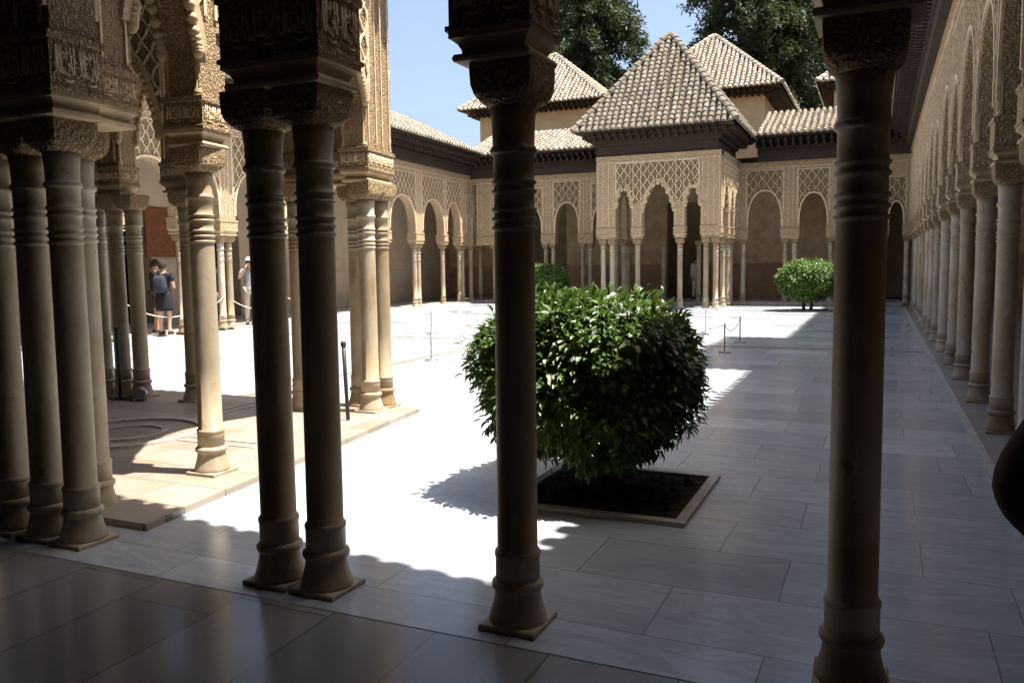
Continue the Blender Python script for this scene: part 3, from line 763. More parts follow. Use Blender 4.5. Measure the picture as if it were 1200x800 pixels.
shed_roof(AR['left_arcade'], e0, e1, o2, .74, 1.75, 3.6, 5.2, 'long sunlit tiled roof over the left arcade')
shed_roof(AR['near_arcade'], (-9.0,3.9,5.98), (-15.0,3.9,5.98), (0,1,0), .56, 1.4, 4.2, 5.25, 'left piece')
shed_roof(AR['near_arcade'], (.6,3.77,5.98), (-4.6,4.29,5.98), (.0995,.995,0), .70, 1.4, 4.2, 5.25, 'tiled roof of the near gallery above the viewer')
sheet('gallery_ceiling', -18.5, 4.3, -1.4, 3.1, 5.3, M['wood'])
sheet('gallery_ceiling', 1.05, 4.3, 3.2, 34.2, 5.3, M['wood'])
sheet('gallery_ceiling', -18.5, -15.5, 3.2, 34.2, 5.3, M['wood'])
sheet('gallery_ceiling', -15.4, 1.0, 31.1, 34.2, 5.3, M['wood'])
sheet('gallery_ceiling', -8.5, -4.9, 27.5, 30.9, 5.3, M['wood'])
mb = MB(); mb.add([(-8.6,3.3,5.36),(-4.2,3.3,5.36),(-4.7,7.4,5.36),(-8.6,7.0,5.36)], [(0,1,2,3)]); tag(mb.build('pavilion_ceiling', M['wood']), kind='structure')

def pyramid(name, x0,x1,y0,y1, ze, za, label, cat='roof', parent=None, wall=None, wallz=None, inset=.7, mat=None, skip=(), tile='tile'):
    cx, cy = (x0+x1)/2, (y0+y1)/2
    if parent: root = parent; ox_, oy_ = cx-parent.location.x, cy-parent.location.y
    else: root = empty(name, (cx,cy,0)); tag(root, label, cat); ox_ = oy_ = 0
    made = []
    C = Vector((cx,cy,0)); ap = Vector((cx,cy,za))
    cs = [Vector((x0,y0,ze)),Vector((x1,y0,ze)),Vector((x1,y1,ze)),Vector((x0,y1,ze))]
    t1 = MB(); t2 = MB(); hp = MB()
    for i in range(4):
        if i in skip: continue
        a, b = cs[i], cs[(i+1)%4]; e = b-a; L = e.length; mid = (a+b)/2; s_ = ap-mid; S = s_.length
        nrm = e.cross(s_)
        roof_slope(t1, t2, a, e, s_, nrm, L, S, lambda u: S*(1-abs(u-L/2)/(L/2)), seed=i+len(label or name))
    for c in cs: hip_tiles(hp, c, ap)
    for m in (t1,t2,hp): m.v = [tuple(Vector(p)-C) for p in m.v]
    d_ = t2.build('roof', M['tile_gap_shade'], root); made.append(d_); t1.build('roof_tiles', M[tile], d_); hp.build('hip_tiles', M[tile], d_)
    if wall is not None:
        w = MB(); w.box(x0+inset-cx,x1-inset-cx,y0+inset-cy,y1-inset-cy,wallz,ze-.12); w.build('wall', mat or M['cream'], root)
    f = MB(); a_, b_ = (x1-x0)/2, (y1-y0)/2
    f.box(-a_+.06,a_-.06,-b_+.06,b_-.06,ze-.07,ze-.03)
    f.box(-a_+inset*.5,a_-inset*.5,-b_+inset*.5,b_-inset*.5,ze-.2,ze-.073)
    f.build('soffit_board', M['wood'], d_)
    r = MB()
    for sx, ex, ox, LL_ in (((-a_+inset,-b_+inset),(1,0),(0,-1),2*a_-2*inset),((a_-inset,-b_+inset),(0,1),(1,0),2*b_-2*inset),((-a_+inset,-b_+inset),(0,1),(-1,0),2*b_-2*inset)):
        rafters(r, (sx[0],sx[1],ze-.27), (*ex,0), (*ox,0), LL_, inset-.08, h=.09)
    r.build('rafters', M['wood'], d_)
    d_.location = (ox_, oy_, 0)
    return d_
# far pavilion roof, with its deep timber frieze
pr = pyramid('roof', -9.52,-4.22, 26.62,31.92, 5.98, 9.5, None, None, FP, inset=.62, tile='tile_dark')
f = MB(); f.box(-2.05,2.05,-2.07,1.5,5.155-0,5.5); f.box(-2.14,2.14,-2.14,1.5,5.502,5.78); f.build('frieze_beam', M['wood'], pr)
# near pavilion roof (over and beside the viewer)
pr = pyramid('roof', -9.3,-4.22, 2.95,7.95, 6.0, 9.4, None, None, NP, inset=.5)
f = MB(); f.box(-2.0,1.9,-1.7,2.0,5.34,5.75); f.build('frieze_beam', M['wood'], pr)
# halls behind with pyramid roofs
pyramid('hall_tower', -18.75,-11.5,36,43.2, 9.0, 12.0, 'cream hall with sunlit pyramid tile roof behind the left of the court', 'building', None, True, 0, .75)
pyramid('hall_tower', -10.55,-3.85,36,42.7, 8.85, 11.9, 'cream hall with sunlit pyramid tile roof behind the far pavilion', 'building', None, True, 0, .75)
pyramid('hall_tower', -2.45,3.8,36,42.2, 8.75, 11.2, 'small piece of a tiled hall roof beside the dark near right column', 'building', None, True, 0, .6)
# taller hall on the right whose shade crosses the court
pyramid('hall_tower', .12,7.2,12.75,17.95, 9.25, 11.6, 'taller hall rising over the right arcade roof', 'building', None, True, 5.9, .8)

# ------------------------------------------------------------------ vegetation
def leaf(mb, p, d, n, L, W, bend, rnd):
    d = d.normalized(); s_ = d.cross(n)
    if s_.length < 1e-3: s_ = d.cross(Vector((1,0,.3)))
    s_.normalize(); n = s_.cross(d).normalized()
    m1 = p+d*L*.38+n*bend*.3; m2 = p+d*L*.72+n*bend*.1; tip = p+d*L-n*bend
    up = n*W*.22
    vs = [p, m1-s_*W*.5+up, m1, m1+s_*W*.5+up, m2-s_*W*.38+up*.8, m2, m2+s_*W*.38+up*.8, tip]
    mb.add(vs, [(0,2,1),(0,3,2),(1,2,5,4),(2,3,6,5),(4,5,7),(5,6,7)], False)
def shrub(name, loc, rx, rz, zc, nclus, L, W, label, cat, mat, seed, per=7, trunks=1, inner=.55, pw=2.6, zlow=-1.0, group=None, trunk_r=.05):
    rnd = random.Random(seed)
    root = empty(name, loc); tag(root, label, cat, group)
    mb = MB()
    ph = [rnd.uniform(0,6.28) for _ in range(6)]
    for i in range(nclus):
        while True:
            v = Vector((rnd.gauss(0,1),rnd.gauss(0,1),rnd.gauss(0,1))).normalized()
            if v.z > zlow and not (v.z < -.35 and rnd.random() < .38): break
        q = (abs(v.x)**pw+abs(v.y)**pw+abs(v.z)**pw)**(-1/pw)      # squarish dome
        az = math.atan2(v.y,v.x)
        lump = 1+.05*math.sin(3*az+ph[0]+4*v.z)+.045*math.sin(5*az+ph[1]-6*v.z)+.03*math.sin(9*az+ph[2]+9*v.z)
        rad = q*lump*(rnd.uniform(.86,1.03) if rnd.random() < .72 else rnd.uniform(inner,.9))
        c = Vector((v.x*rx*rad, v.y*rx*rad, zc+v.z*rz*rad))
        out = Vector((v.x,v.y,v.z*.7+.15)).normalized()
        for k in range(per):
            rd = Vector((rnd.gauss(0,1),rnd.gauss(0,1),rnd.gauss(0,1)))
            d = out*.62+rd*.62+Vector((0,0,-.62 if v.z < .55 else -.35))
            nn = (out*.9+Vector((0,0,.6))+rd*.3)
            l_ = L*rnd.uniform(.5,1.18)
            leaf(mb, c+rd*L*.35, d, nn, l_, W*rnd.uniform(.8,1.2)*l_/L, l_*rnd.uniform(.02,.18), rnd)
    mb.build('foliage', mat, root)
    tr = MB()
    for k in range(trunks):
        a = k*2*PI/max(1,trunks)+.4; off = .12*rx if trunks > 1 else 0
        b = Vector((off*math.cos(a), off*math.sin(a), 0))
        top = Vector((off*2.2*math.cos(a),off*2.2*math.sin(a),zc))
        tr.tube([b-Vector((0,0,.03)), b.lerp(top,.35)+Vector((.01,.0,0)), b.lerp(top,.7), top], [trunk_r*1.25,trunk_r,trunk_r*.8,trunk_r*.6], 9)
        for j in range(7):
            aa = rnd.uniform(0,6.28); s0 = b.lerp(top, rnd.uniform(.55,1))
            en = s0+Vector((math.cos(aa)*rx*.75, math.sin(aa)*rx*.75, rz*rnd.uniform(-.1,.7)))
            tr.tube([s0, s0.lerp(en,.5)+Vector((0,0,.06)), en], [trunk_r*.5,trunk_r*.32,trunk_r*.12], 6)
    tr.build('trunk', M['bark'], root)
    return root
shrub('orange_bush', (-1.80,5.32,.0), .675, .515, .775, 3300, .076, .035, 'large rounded glossy orange bush in the square planting pit', 'bush', M['leaf'], 3, per=8, trunks=3, trunk_r=.028, pw=3.0, zlow=-.95)
shrub('orange_tree', (-2.02,27.3,.0), .84, .57, .95, 1500, .10, .05, 'small bright green clipped tree on two stems before the far arcade', 'tree', M['leaf_far'], 5, per=6, trunks=2, trunk_r=.045, pw=2.5)
shrub('orange_tree', (-10.98,27.3,.0), .84, .57, .90, 1500, .10, .05, 'clipped green tree half hidden behind the dark near column', 'tree', M['leaf_far'], 6, per=6, trunks=2, trunk_r=.045, pw=2.5)
# planting pits
def pit(x0,x1,y0,y1,label,rim=.065):
    r = empty('planting_pit', ((x0+x1)/2,(y0+y1)/2,0)); tag(r, label, 'planting pit')
    a, b = (x1-x0)/2, (y1-y0)/2; m = MB()
    m.box(-a,a,-b,-b+rim,-.01,.03); m.box(-a,a,b-rim,b,-.01,.03); m.box(-a,-a+rim,-b+rim,b-rim,-.01,.0295); m.box(a-rim,a,-b+rim,b-rim,-.01,.0295)
    m.build('rim', M['rim'], r)
    s_ = MB(); rnd = random.Random(4); N = 26
    vs = []; 
    for j in range(N+1):
        for i in range(N+1):
            ed = i in (0,N) or j in (0,N)
            vs.append((-a+rim+(2*a-2*rim)*i/N, -b+rim+(2*b-2*rim)*j/N, .006 if ed else rnd.uniform(.004,.022)))
    s_.add(vs, [(j*(N+1)+i,j*(N+1)+i+1,(j+1)*(N+1)+i+1,(j+1)*(N+1)+i) for j in range(N) for i in range(N)])
    for q in range(60):
        x = rnd.uniform(-a+.12,a-.12); y = rnd.uniform(-b+.12,b-.12); g = rnd.uniform(.012,.03)
        s_.lathe([(.001,.0),(g,.008),(g*.8,.01+g*.7),(.001,.012+g)], 6, (x,y), False)
    s_.build('soil', M['soil'], r)
pit(-2.20,-1.0,4.68,5.88,'square stone rimmed pit of dark soil under the big bush')
pit(-2.55,-1.35,26.8,27.9,'square pit of dark soil under the small far tree')
pit(-11.6,-10.4,26.8,27.9,'square pit of dark soil under the half hidden far tree')

def conifer(name, loc, h, R, z0, label, seed, nb=240, wid=lambda t: 1, mat=None):
    rnd = random.Random(seed); root = empty(name, loc); tag(root, label, 'tree', None)
    tr = MB(); tr.tube([(0,0,-.1),(.1,0,h*.3),(0,.1,h*.65),(0,0,h*.98)], [.45,.36,.2,.04], 10)
    mb = MB()
    for i in range(nb):
        t_ = (i+rnd.random())/nb; z = z0+(h-z0)*t_; az = rnd.uniform(0,2*PI)
        Lb = R*wid(t_)*rnd.uniform(.55,1.12)
        d = Vector((math.cos(az),math.sin(az),0)); a = Vector((0,0,z)); pts = []
        for k in range(6):
            s_ = k/5; pts.append(a+d*Lb*s_+Vector((0,0,.35*Lb*s_*(1-s_)*1.6-.16*Lb*s_*s_)))
        tr.tube(pts, [.07,.055,.045,.035,.025,.012], 5)
        nf = int(40+50*Lb/R)
        for k in range(nf):
            s_ = rnd.random()**.6; j = min(4,int(s_*5)); p = pts[j].lerp(pts[j+1], s_*5-j)
            p = p+Vector((rnd.gauss(0,.22),rnd.gauss(0,.22),rnd.gauss(-.1,.2)))
            for q in range(6):
                dd = Vector((rnd.gauss(0,.6),rnd.gauss(0,.6),rnd.uniform(-1.3,.35)))+d*.4
                l_ = rnd.uniform(.16,.40); w_ = rnd.uniform(.028,.06)
                dd.normalize(); sd = dd.cross(Vector((rnd.gauss(0,1),rnd.gauss(0,1),.3))).normalized()
                p0 = p+Vector((rnd.gauss(0,.12),rnd.gauss(0,.12),rnd.gauss(0,.12)))
                mb.add([p0-sd*w_*.4, p0+dd*l_*.5-sd*w_, p0+dd*l_, p0+dd*l_*.55+sd*w_, p0+sd*w_*.4], [(0,1,2,3,4)])
    tr.build('trunk', M['bark'], root); mb.build('crown', M['cypress'], root)
    return root
conifer('dark_conifer', (-16.7,50,0), 25, 3.3, 8.5, 'tall dark conifer with drooping branches behind the roofs left of the pyramid', 11, 210, lambda t: .95 if t<.4 else .95-.5*(t-.4))
conifer('dark_conifer', (-6.9,53,0), 27, 4.6, 8.5, 'broad dark conifer behind the pyramid roofs to the right', 12, 300, lambda t: 1-.45*max(0,t-.3))
conifer('dark_conifer', (-1.6,56,0), 24, 3.2, 8.5, 'dark conifer partly hidden by the near right column', 13, 150, lambda t: 1-.45*max(0,t-.3))

# ------------------------------------------------------------------ barriers, poles and small things
def catenary(a, b, sag, n=16):
    a = Vector(a); b = Vector(b); return [a.lerp(b,i/n)-Vector((0,0,sag*4*(i/n)*(1-i/n))) for i in range(n+1)]
def barrier_post(x, y, h, label, mat='steel', r=.012, base=.11):
    o = empty('barrier_post', (x,y,0)); tag(o, label, 'barrier post', 'barrier posts standing in the court')
    m = MB(); m.lathe([(base,0.004),(base,.015),(base*.9,.022),(.03,.026)], 20); m.build('post_foot', M[mat], o)
    m = MB(); m.lathe([(r,.02),(r,h-.02),(r*1.5,h-.018),(r*1.5,h-.006),(r*.8,h)], 10); m.build('pole', M[mat], o)
barrier_post(-2.39,14.31,.50,'short steel barrier post nearest the big bush on its right side')
barrier_post(-2.42,16.24,.50,'short steel barrier post at the edge of the sunlit patch on the right')
barrier_post(-3.45,18.2,.52,'short steel barrier post standing in the middle of the far sunlit patch')
barrier_post(-6.69,11.7,.49,'nearer of the two thin barrier posts left of the middle dark column')
barrier_post(-9.3,16.29,.52,'farther of the two thin barrier posts left of the middle dark column')
def rope(a, b, sag, label, r=.006, mat='rope'):
    m = MB(); m.tube(catenary(a,b,sag), r, 6); tag(m.build('barrier_rope', M[mat]), label, 'rope', 'barrier ropes')
rope((-2.39,14.31,.47),(-2.42,16.24,.47),.16,'dark rope sagging between the two steel posts on the right', mat='steel')
rope((-2.39,14.31,.47),(-4.3,12.9,.42),.12,'dark rope running from the post to the big bush', mat='steel')
x1,y1,_ = lp(12.6); x2,y2,_ = lp(14.5); x3,y3,_ = lp(15.85); x4,y4,_ = lp(18.2); x5,y5,_ = lp(20.0)
rope((x1+.09,y1,.9),(x2+.09,y2-.02,.47),.18,'white rope in front of the visitor in a black skirt', .009)
rope((x2+.09,y2,.36),(x3+.09,y3,.86),.08,'white rope between the sunlit single column and the sunlit pair', .009)
rope((x3+.09,y3+.3,.72),(x4+.09,y4,.8),.28,'white rope in front of the visitor in khaki trousers', .009)
rope((x4+.09,y4,.8),(x5+.09,y5,.8),.25,'white rope seen between the two dark near columns', .009)
# black stanchions in the pavilion
def stanchion(x,y,h,label,lean=0):
    o = empty('black_pole', (x,y,.045 if y>6.7 or x<-5 else 0)); tag(o, label, 'pole', 'black iron poles in the near pavilion')
    m = MB(); m.box(-.17,.17,-.02,.02,0,.022); m.box(-.02,.02,-.14,.14,.0225,.034); m.build('foot', M['iron'], o)
    m = MB(); m.tube([(0,0,.02),(-lean*.5,0,h*.5),(-lean,0,h)], .02, 10); m.lathe([(.02,h-.03),(.027,h-.02),(.027,h+.015),(.015,h+.025)], 10, (-lean,0)); m.build('pole', M['iron'], o)
stanchion(-4.74,6.62,.80,'slim black iron pole standing beside the sunlit corner cluster',.03)
stanchion(-7.98,6.72,.82,'slim black iron pole before the brown column cluster at left')
o = empty('floor_spotlight', (-7.72,6.78,.045), .4); tag(o, 'small grey round spotlight lying at the foot of the brown columns', 'spotlight')
m = MB(); m.box(-.05,.05,-.04,.04,0,.012); m.build('bracket', M['iron'], o)
m = MB(); m.lathe([(.05,-.07),(.066,-.05),(.066,.05),(.07,.055),(.07,.07),(.055,.072)], 18); h_ = m.build('lamp_housing', M['steel'], o); h_.location = (0,0,.085); h_.rotation_euler = (PI/2,0,.2)
o = empty('floor_spotlight', (-5.86,4.72,.045), .2); tag(o, 'little black spotlight on the pavilion floor behind the dark cluster', 'spotlight')
m = MB(); m.box(-.05,.05,-.04,.04,0,.012); m.build('bracket', M['iron'], o)
m = MB(); m.lathe([(.04,-.06),(.05,-.045),(.05,.05),(.04,.06)], 16); h_ = m.build('lamp_housing', M['iron'], o); h_.location = (0,0,.07); h_.rotation_euler = (PI/2,0,.2)

# ------------------------------------------------------------------ people
def cloth(name, col, rough=.85):
    return mat_plain(name, col, rough, .25, 25, .2)
M['skin'] = mat_plain('skin', (.50,.29,.20), .55, .1, 12, .4)
M['hair'] = mat_plain('dark_hair', (.02,.014,.01), .85, .3, 40, .4)
M['black'] = cloth('black_cloth', (.018,.018,.022)); M['navy'] = cloth('navy_cloth', (.03,.035,.05)); M['grey'] = cloth('grey_cloth', (.28,.28,.30))
M['khaki'] = cloth('khaki_cloth', (.50,.42,.31)); M['blue'] = cloth('blue_cloth', (.03,.08,.30)); M['white'] = cloth('white_cloth', (.72,.70,.66))
M['brown'] = cloth('brown_cloth', (.08,.05,.035)); M['shoe'] = cloth('shoe_leather', (.03,.025,.02))
def skin_mesh(name, verts, edges, radii, root, mat, parent, sub=1):
    me = bpy.data.meshes.new(name); me.from_pydata([tuple(v) for v in verts], edges, [])
    o = bpy.data.objects.new(name, me); COL.objects.link(o)
    mo = o.modifiers.new('Skin','SKIN'); mo.use_smooth_shade = True
    if not me.skin_vertices: me.attributes  # layer is made by the modifier
    sv = me.skin_vertices[0].data if len(me.skin_vertices) else None
    if sv is None:
        bm = bmesh.new(); bm.from_mesh(me); bm.verts.layers.skin.verify(); bm.to_mesh(me); bm.free(); sv = me.skin_vertices[0].data
    for i, r in enumerate(radii):
        sv[i].radius = r if isinstance(r, tuple) else (r, r); sv[i].use_root = (i == root)
    sm = o.modifiers.new('Sub','SUBSURF'); sm.levels = sub; sm.render_levels = sub
    dg = bpy.context.evaluated_depsgraph_get(); dg.update()
    m2 = bpy.data.meshes.new_from_object(o.evaluated_get(dg)); o.modifiers.clear(); o.data = m2
    m2.polygons.foreach_set('use_smooth', [True]*len(m2.polygons))
    m2.materials.clear(); m2.materials.append(mat)
    if parent: o.parent = parent
    return o
def person(loc, rz, label, top='black', bottom='black', legs='short', hair=True, hat=None, bag=None, scale=1.0, pose=None, skirt=False, group='visitors', long_sleeve=False, top2=None):
    root = empty('person', loc, rz); root.scale = (scale,)*3; tag(root, label, 'person', group)
    J = {'pel':(0,0,.95),'sp':(0,.005,1.10),'ch':(0,.01,1.26),'uc':(0,.01,1.39),'nk':(0,0,1.475),'hd':(0,-.012,1.545),'h2':(0,-.012,1.615),'h3':(0,0,1.675),'ns':(0,-.115,1.585)}
    for s, n_ in ((1,'r'),(-1,'l')):
        J.update({'sh'+n_:(.175*s,.01,1.395),'el'+n_:(.225*s,.02,1.11),'wr'+n_:(.235*s,-.06,.875),'ha'+n_:(.235*s,-.085,.81),
                  'hp'+n_:(.09*s,0,.90),'kn'+n_:(.10*s,-.015,.50),'an'+n_:(.105*s,.025,.085),'to'+n_:(.115*s,-.13,.035),'he'+n_:(.105*s,.05,.04),'er'+n_:(.082*s,0,1.59)})
    J['hem'] = (0,.0,.875)
    if pose: J.update(pose)
    JH = J.pop('hem')
    RD = {'pel':(.15,.105),'sp':(.13,.095),'ch':(.15,.105),'uc':(.12,.085),'nk':.052,'hd':(.068,.08),'h2':(.078,.092),'h3':(.058,.07),'ns':.014}
    for n_ in 'rl': RD.update({'sh'+n_:.058,'el'+n_:.042,'wr'+n_:.028,'ha'+n_:(.034,.02),'hp'+n_:.088,'kn'+n_:.056,'an'+n_:.038,'to'+n_:(.038,.025),'he'+n_:.034,'er'+n_:.014})
    names = list(J); ix = {k:i for i,k in enumerate(names)}
    V = [Vector(J[k]) for k in names]; R_ = [RD[k] for k in names]
    E = [('pel','sp'),('sp','ch'),('ch','uc'),('uc','nk'),('nk','hd'),('hd','h2'),('h2','h3'),('hd','ns')]
    for n_ in 'rl': E += [('uc','sh'+n_),('sh'+n_,'el'+n_),('el'+n_,'wr'+n_),('wr'+n_,'ha'+n_),('pel','hp'+n_),('hp'+n_,'kn'+n_),('kn'+n_,'an'+n_),('an'+n_,'to'+n_),('an'+n_,'he'+n_),('h2','er'+n_)]
    Ei = [(ix[a],ix[b]) for a,b in E]
    for s, n_ in ((1,'r'),(-1,'l')):          # five fingers a hand, slightly curled
        w_, h_ = Vector(J['wr'+n_]), Vector(J['ha'+n_]); d = (h_-w_).normalized()
        side = d.cross(Vector((s,0,.15))).normalized(); pal = side.cross(d).normalized()
        for k, (o_, l_) in enumerate(((-.027,.068),(-.009,.078),(.009,.074),(.027,.058))):
            p0 = h_+side*o_+d*.012; p1 = p0+d*l_*.55+pal*.006*s; p2 = p0+d*l_*.95+pal*.026*s
            b = len(V); V += [p0,p1,p2]; R_ += [.0105,.009,.0075]; Ei += [(ix['ha'+n_],b),(b,b+1),(b+1,b+2)]
        p0 = w_.lerp(h_,.55)-side*.03; p1 = p0-side*.022+d*.03; p2 = p1+d*.03-side*.004
        b = len(V); V += [p0,p1,p2]; R_ += [.013,.011,.008]; Ei += [(ix['wr'+n_],b),(b,b+1),(b+1,b+2)]
    skin_mesh('body', V, Ei, R_, 0, M['skin'], root, 1)
    def garment(name, keys, edges, rad, mat):
        ii = {k:i for i,k in enumerate(keys)}; vv = []
        for k in keys:
            if '>' in k:
                a,b,t_ = k.split('>'); vv.append(Vector(J[a]).lerp(Vector(J[b]), float(t_)))
            else: vv.append(Vector(J[k]))
        return skin_mesh(name, vv, [(ii[a],ii[b]) for a,b in edges], rad, 0, mat, root, 2)
    J['hem'] = JH
    sl = '1.0' if long_sleeve else '.62'
    garment('shirt', ['hem','pel','sp','ch','uc','uc>nk>.55','shr','shl',f'shr>elr>{sl}',f'shl>ell>{sl}']+(['elr>wrr>.9','ell>wrl>.9'] if long_sleeve else []),
            [('hem','pel'),('pel','sp'),('sp','ch'),('ch','uc'),('uc','uc>nk>.55'),('uc','shr'),('uc','shl'),('shr',f'shr>elr>{sl}'),('shl',f'shl>ell>{sl}')]+([(f'shr>elr>{sl}','elr>wrr>.9'),(f'shl>ell>{sl}','ell>wrl>.9')] if long_sleeve else []),
            [(.178,.138),(.175,.13),(.155,.118),(.17,.125),(.138,.102),.072,.075,.075,.066 if long_sleeve else .07,.066 if long_sleeve else .07]+([.05,.05] if long_sleeve else []), M[top])
    if skirt:
        m = MB(); m.loft([[(a*math.cos(2*PI*i/24),b*math.sin(2*PI*i/24),z) for i in range(24)] for a,b,z in ((.15,.12,1.03),(.185,.145,.93),(.2,.155,.8),(.205,.16,.62),(.2,.155,.55))], True)
        m.build('skirt', M[bottom], root)
    else:
        kn = '.85' if legs == 'short' else '1.0'
        ks = ['pel','hpr','hpl',f'hpr>knr>{kn}',f'hpl>knl>{kn}']+([] if legs=='short' else ['knr>anr>.93','knl>anl>.93'])
        es = [('pel','hpr'),('pel','hpl'),('hpr',f'hpr>knr>{kn}'),('hpl',f'hpl>knl>{kn}')]+([] if legs=='short' else [(f'hpr>knr>{kn}','knr>anr>.93'),(f'hpl>knl>{kn}','knl>anl>.93')])
        garment('shorts' if legs=='short' else 'trousers', ks, es, [(.16,.118),.105,.105,.085 if legs=='short' else .078,.085 if legs=='short' else .078]+([] if legs=='short' else [.062,.062]), M[bottom])
    hd = Vector(J['h2'])
    for s in (1,-1):
        m = MB(); z = hd.z-.015; m.lathe([(.001,z-.011),(.008,z-.007),(.011,z),(.008,z+.007),(.001,z+.011)], 8, (hd.x+.03*s, hd.y-.085), False); m.build('eye', M['white'], root)
        m = MB(); m.lathe([(.045,.0),(.052,.02),(.05,.05),(.036,.075)], 12, (J['an%s'%('r' if s>0 else 'l')][0], J['an%s'%('r' if s>0 else 'l')][1]-.0))
        a = Vector(J['an%s'%('r' if s>0 else 'l')]); m = MB(); m.loft([[(a.x+w*math.cos(2*PI*i/16), a.y-.05+ l_*math.sin(2*PI*i/16), z_) for i in range(16)] for w,l_,z_ in ((.045,.13,a.z-.085),(.05,.135,a.z-.06),(.046,.12,a.z-.03),(.04,.06,a.z-.0))], True); m.build('shoe', M['shoe'], root)
    m = MB(); m.tube([(hd.x-.022,hd.y-.088,hd.z-.065),(hd.x,hd.y-.094,hd.z-.066),(hd.x+.022,hd.y-.088,hd.z-.065)], .006, 6); m.build('mouth', M['dado'], root)
    if hair:
        m = MB(); rings = []
        for t_ in range(9):
            a = PI*t_/8*.62; rr = math.sin(a)
            ring = []
            for i in range(24):
                g = 2*PI*i/24; back = .5+.5*math.sin(g)
                ring.append((hd.x+.092*rr*math.cos(g), hd.y+.012+.108*rr*math.sin(g), hd.z+.03+.088*math.cos(a)-(.085*back*(t_/8)**2)))
            rings.append(ring)
        rings[0] = [(hd.x+.01*math.cos(2*PI*i/24), hd.y+.012+.01*math.sin(2*PI*i/24), hd.z+.12) for i in range(24)]
        m.loft(rings, True); m.build('hair', M['hair'], root)
    if hat:
        m = MB(); m.loft([[(hd.x+a*math.cos(2*PI*i/24), hd.y+.008+b*math.sin(2*PI*i/24)+(dy if math.sin(2*PI*i/24)<-.2 else 0), hd.z+z) for i in range(24)] for a,b,dy,z in ((.105,.115,-.085,.045),(.104,.114,-.08,.056),(.1,.112,0,.062),(.096,.108,0,.1),(.07,.08,0,.13),(.02,.02,0,.14))], True)
        m.build('cap', M[hat], root)
    if bag:
        m = MB(); rings = []
        for z,a,b in ((.98,.08,.05),(1.0,.14,.085),(1.1,.155,.1),(1.28,.145,.09),(1.38,.10,.06)):
            rings.append([(a*math.copysign(abs(math.cos(2*PI*i/20))**.6,math.cos(2*PI*i/20)), .19+b*math.copysign(abs(math.sin(2*PI*i/20))**.6,math.sin(2*PI*i/20)), z) for i in range(20)])
        m.loft(rings, True)
        for s in (1,-1): m.tube([(.09*s,.14,1.36),(.105*s,.03,1.50-.02),(.12*s,-.09,1.38),(.13*s,-.10,1.2),(.13*s,.05,1.05),(.11*s,.14,1.03)], .014, 6)
        b_ = m.build('backpack', M[bag], None, loc=None); b_.location = (0,0,0)
        b_.parent = root
    return root
# world facing: a person faces local -Y
person((-14.98,13.95,.05), math.radians(200), 'visitor in black top and black skirt with a backpack, by a sunlit column', 'black', 'black', skirt=True, bag='navy', scale=.98,
       pose={'elr':(.23,-.02,1.12),'wrr':(.16,-.24,1.08),'har':(.12,-.29,1.09),'ell':(-.23,-.02,1.12),'wrl':(-.15,-.24,1.10),'hal':(-.1,-.29,1.1)})
person((-15.5,14.2,.05), math.radians(150), 'visitor in black shirt carrying a dark bag, behind the one in the skirt', 'black', 'brown', legs='short', scale=1.0)
person((-15.2,17.05,.05), math.radians(40), 'visitor in grey shirt, khaki trousers and white cap raising one arm', 'grey', 'khaki', legs='long', hat='white', scale=1.02,
       pose={'elr':(.36,-.16,1.36),'wrr':(.17,-.26,1.55),'har':(.11,-.24,1.60),'ell':(-.28,-.12,1.2),'wrl':(-.12,-.24,1.45),'hal':(-.08,-.2,1.52)})
person((-15.12,17.2,.05), math.radians(20), 'visitor in blue shirt beside the one with the white cap', 'blue', 'black', legs='long', scale=1.0)
person((-15.5,16.15,.05), math.radians(120), 'visitor in the dark doorway half hidden behind the sunlit pale column', 'navy', 'black', legs='long', scale=.95)
person((-15.75,12.3,.05), math.radians(70), 'visitor in dark clothes glimpsed between the columns at the far left', 'black', 'black', legs='short', scale=.97)
person((-6.72,33.2,.09), math.radians(60), 'figure in white clothes standing in the dark back of the far pavilion', 'white', 'white', legs='long', hair=True, scale=.98, long_sleeve=True)
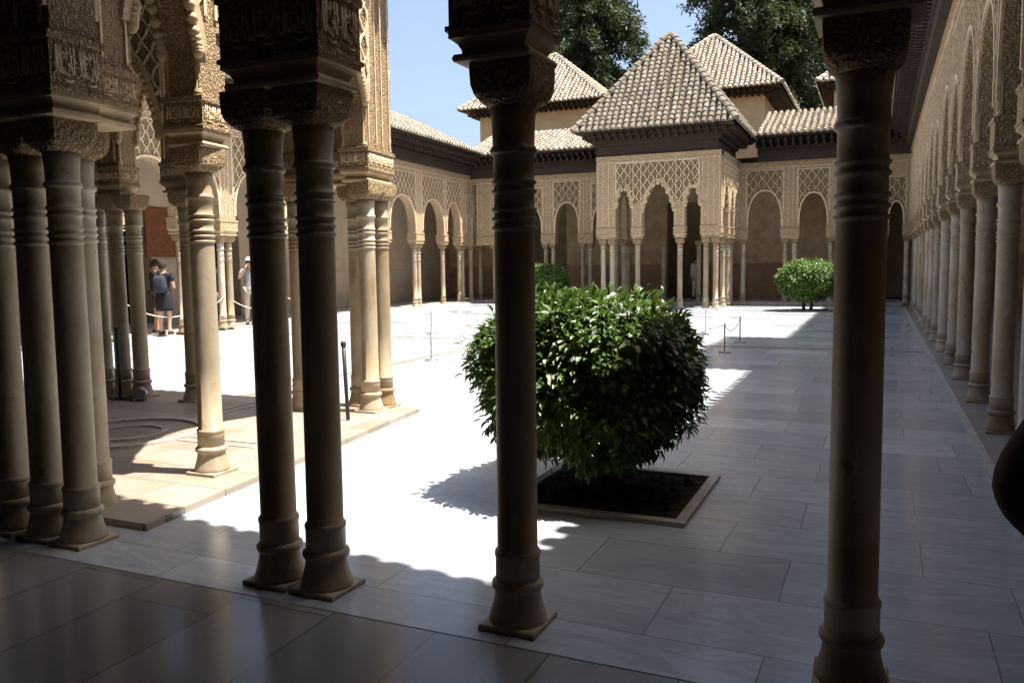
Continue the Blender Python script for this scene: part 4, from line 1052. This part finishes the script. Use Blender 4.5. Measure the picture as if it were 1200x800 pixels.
# near visitor at the right edge: only the elbow and sleeve reach into the picture
person((.588,1.76,0), PI, 'visitor in dark sleeves whose bent elbow juts in at the right edge', 'brown', 'black', legs='long', scale=1.0, long_sleeve=True,
       pose={'elr':(.345,.02,1.12),'wrr':(.215,-.10,.985),'har':(.165,-.135,.955)})

# ------------------------------------------------------------------ light and sky
ELEV = math.radians(72.4); AZ = math.atan2(.311,.064)   # sun comes from +X and a little +Y
sun = bpy.data.lights.new('sun','SUN'); sun.energy = 5.0; sun.angle = math.radians(.53); sun.color = (1,.95,.86)
so = bpy.data.objects.new('sun', sun); COL.objects.link(so)
dirv = Vector((-.311,-.064,-1)).normalized(); so.rotation_euler = dirv.to_track_quat('-Z','Y').to_euler(); so.location = (10,10,40)
w = bpy.data.worlds.new('World'); scene.world = w; w.use_nodes = True
bg = w.node_tree.nodes['Background']; sky = w.node_tree.nodes.new('ShaderNodeTexSky'); sky.sky_type = 'NISHITA'; sky.sun_disc = False
sky.sun_elevation = ELEV; sky.sun_rotation = math.atan2(.311,.064); sky.air_density = 1.0; sky.dust_density = 4.0; sky.ozone_density = 1.0
w.node_tree.links.new(sky.outputs[0], bg.inputs[0]); bg.inputs[1].default_value = .082

# ------------------------------------------------------------------ camera
f_, cx, cy, H = 960., 600., 400., 1.55
vp = np.array([1030.-cx, 305.-cy, f_]); s_ = -.012
a0, a1 = vp[0], vp[1]
x2 = -(-a0*cx+a1*(305.-s_*1030.-cy)+f_*f_)/(a0+a1*s_); y2 = 305.+s_*(x2-1030.)
yc = vp/np.linalg.norm(vp); xc = -np.array([x2-cx,y2-cy,f_]); xc /= np.linalg.norm(xc); zc = np.cross(xc,yc)
Rm = np.stack([xc,yc,zc],1)
cam = bpy.data.cameras.new('camera'); co = bpy.data.objects.new('camera', cam); COL.objects.link(co)
m = Matrix(((*Rm[0],),(*(-Rm[1]),),(*(-Rm[2]),))).transposed().to_4x4(); m.translation = (0,0,H); co.matrix_world = m
cam.sensor_width = 36; cam.lens = f_/1200*36; cam.clip_start = .05; cam.clip_end = 2000
scene.camera = co
scene.view_settings.view_transform = 'Standard'; scene.view_settings.look = 'None'; scene.view_settings.gamma = 1; scene.view_settings.exposure = 1.7
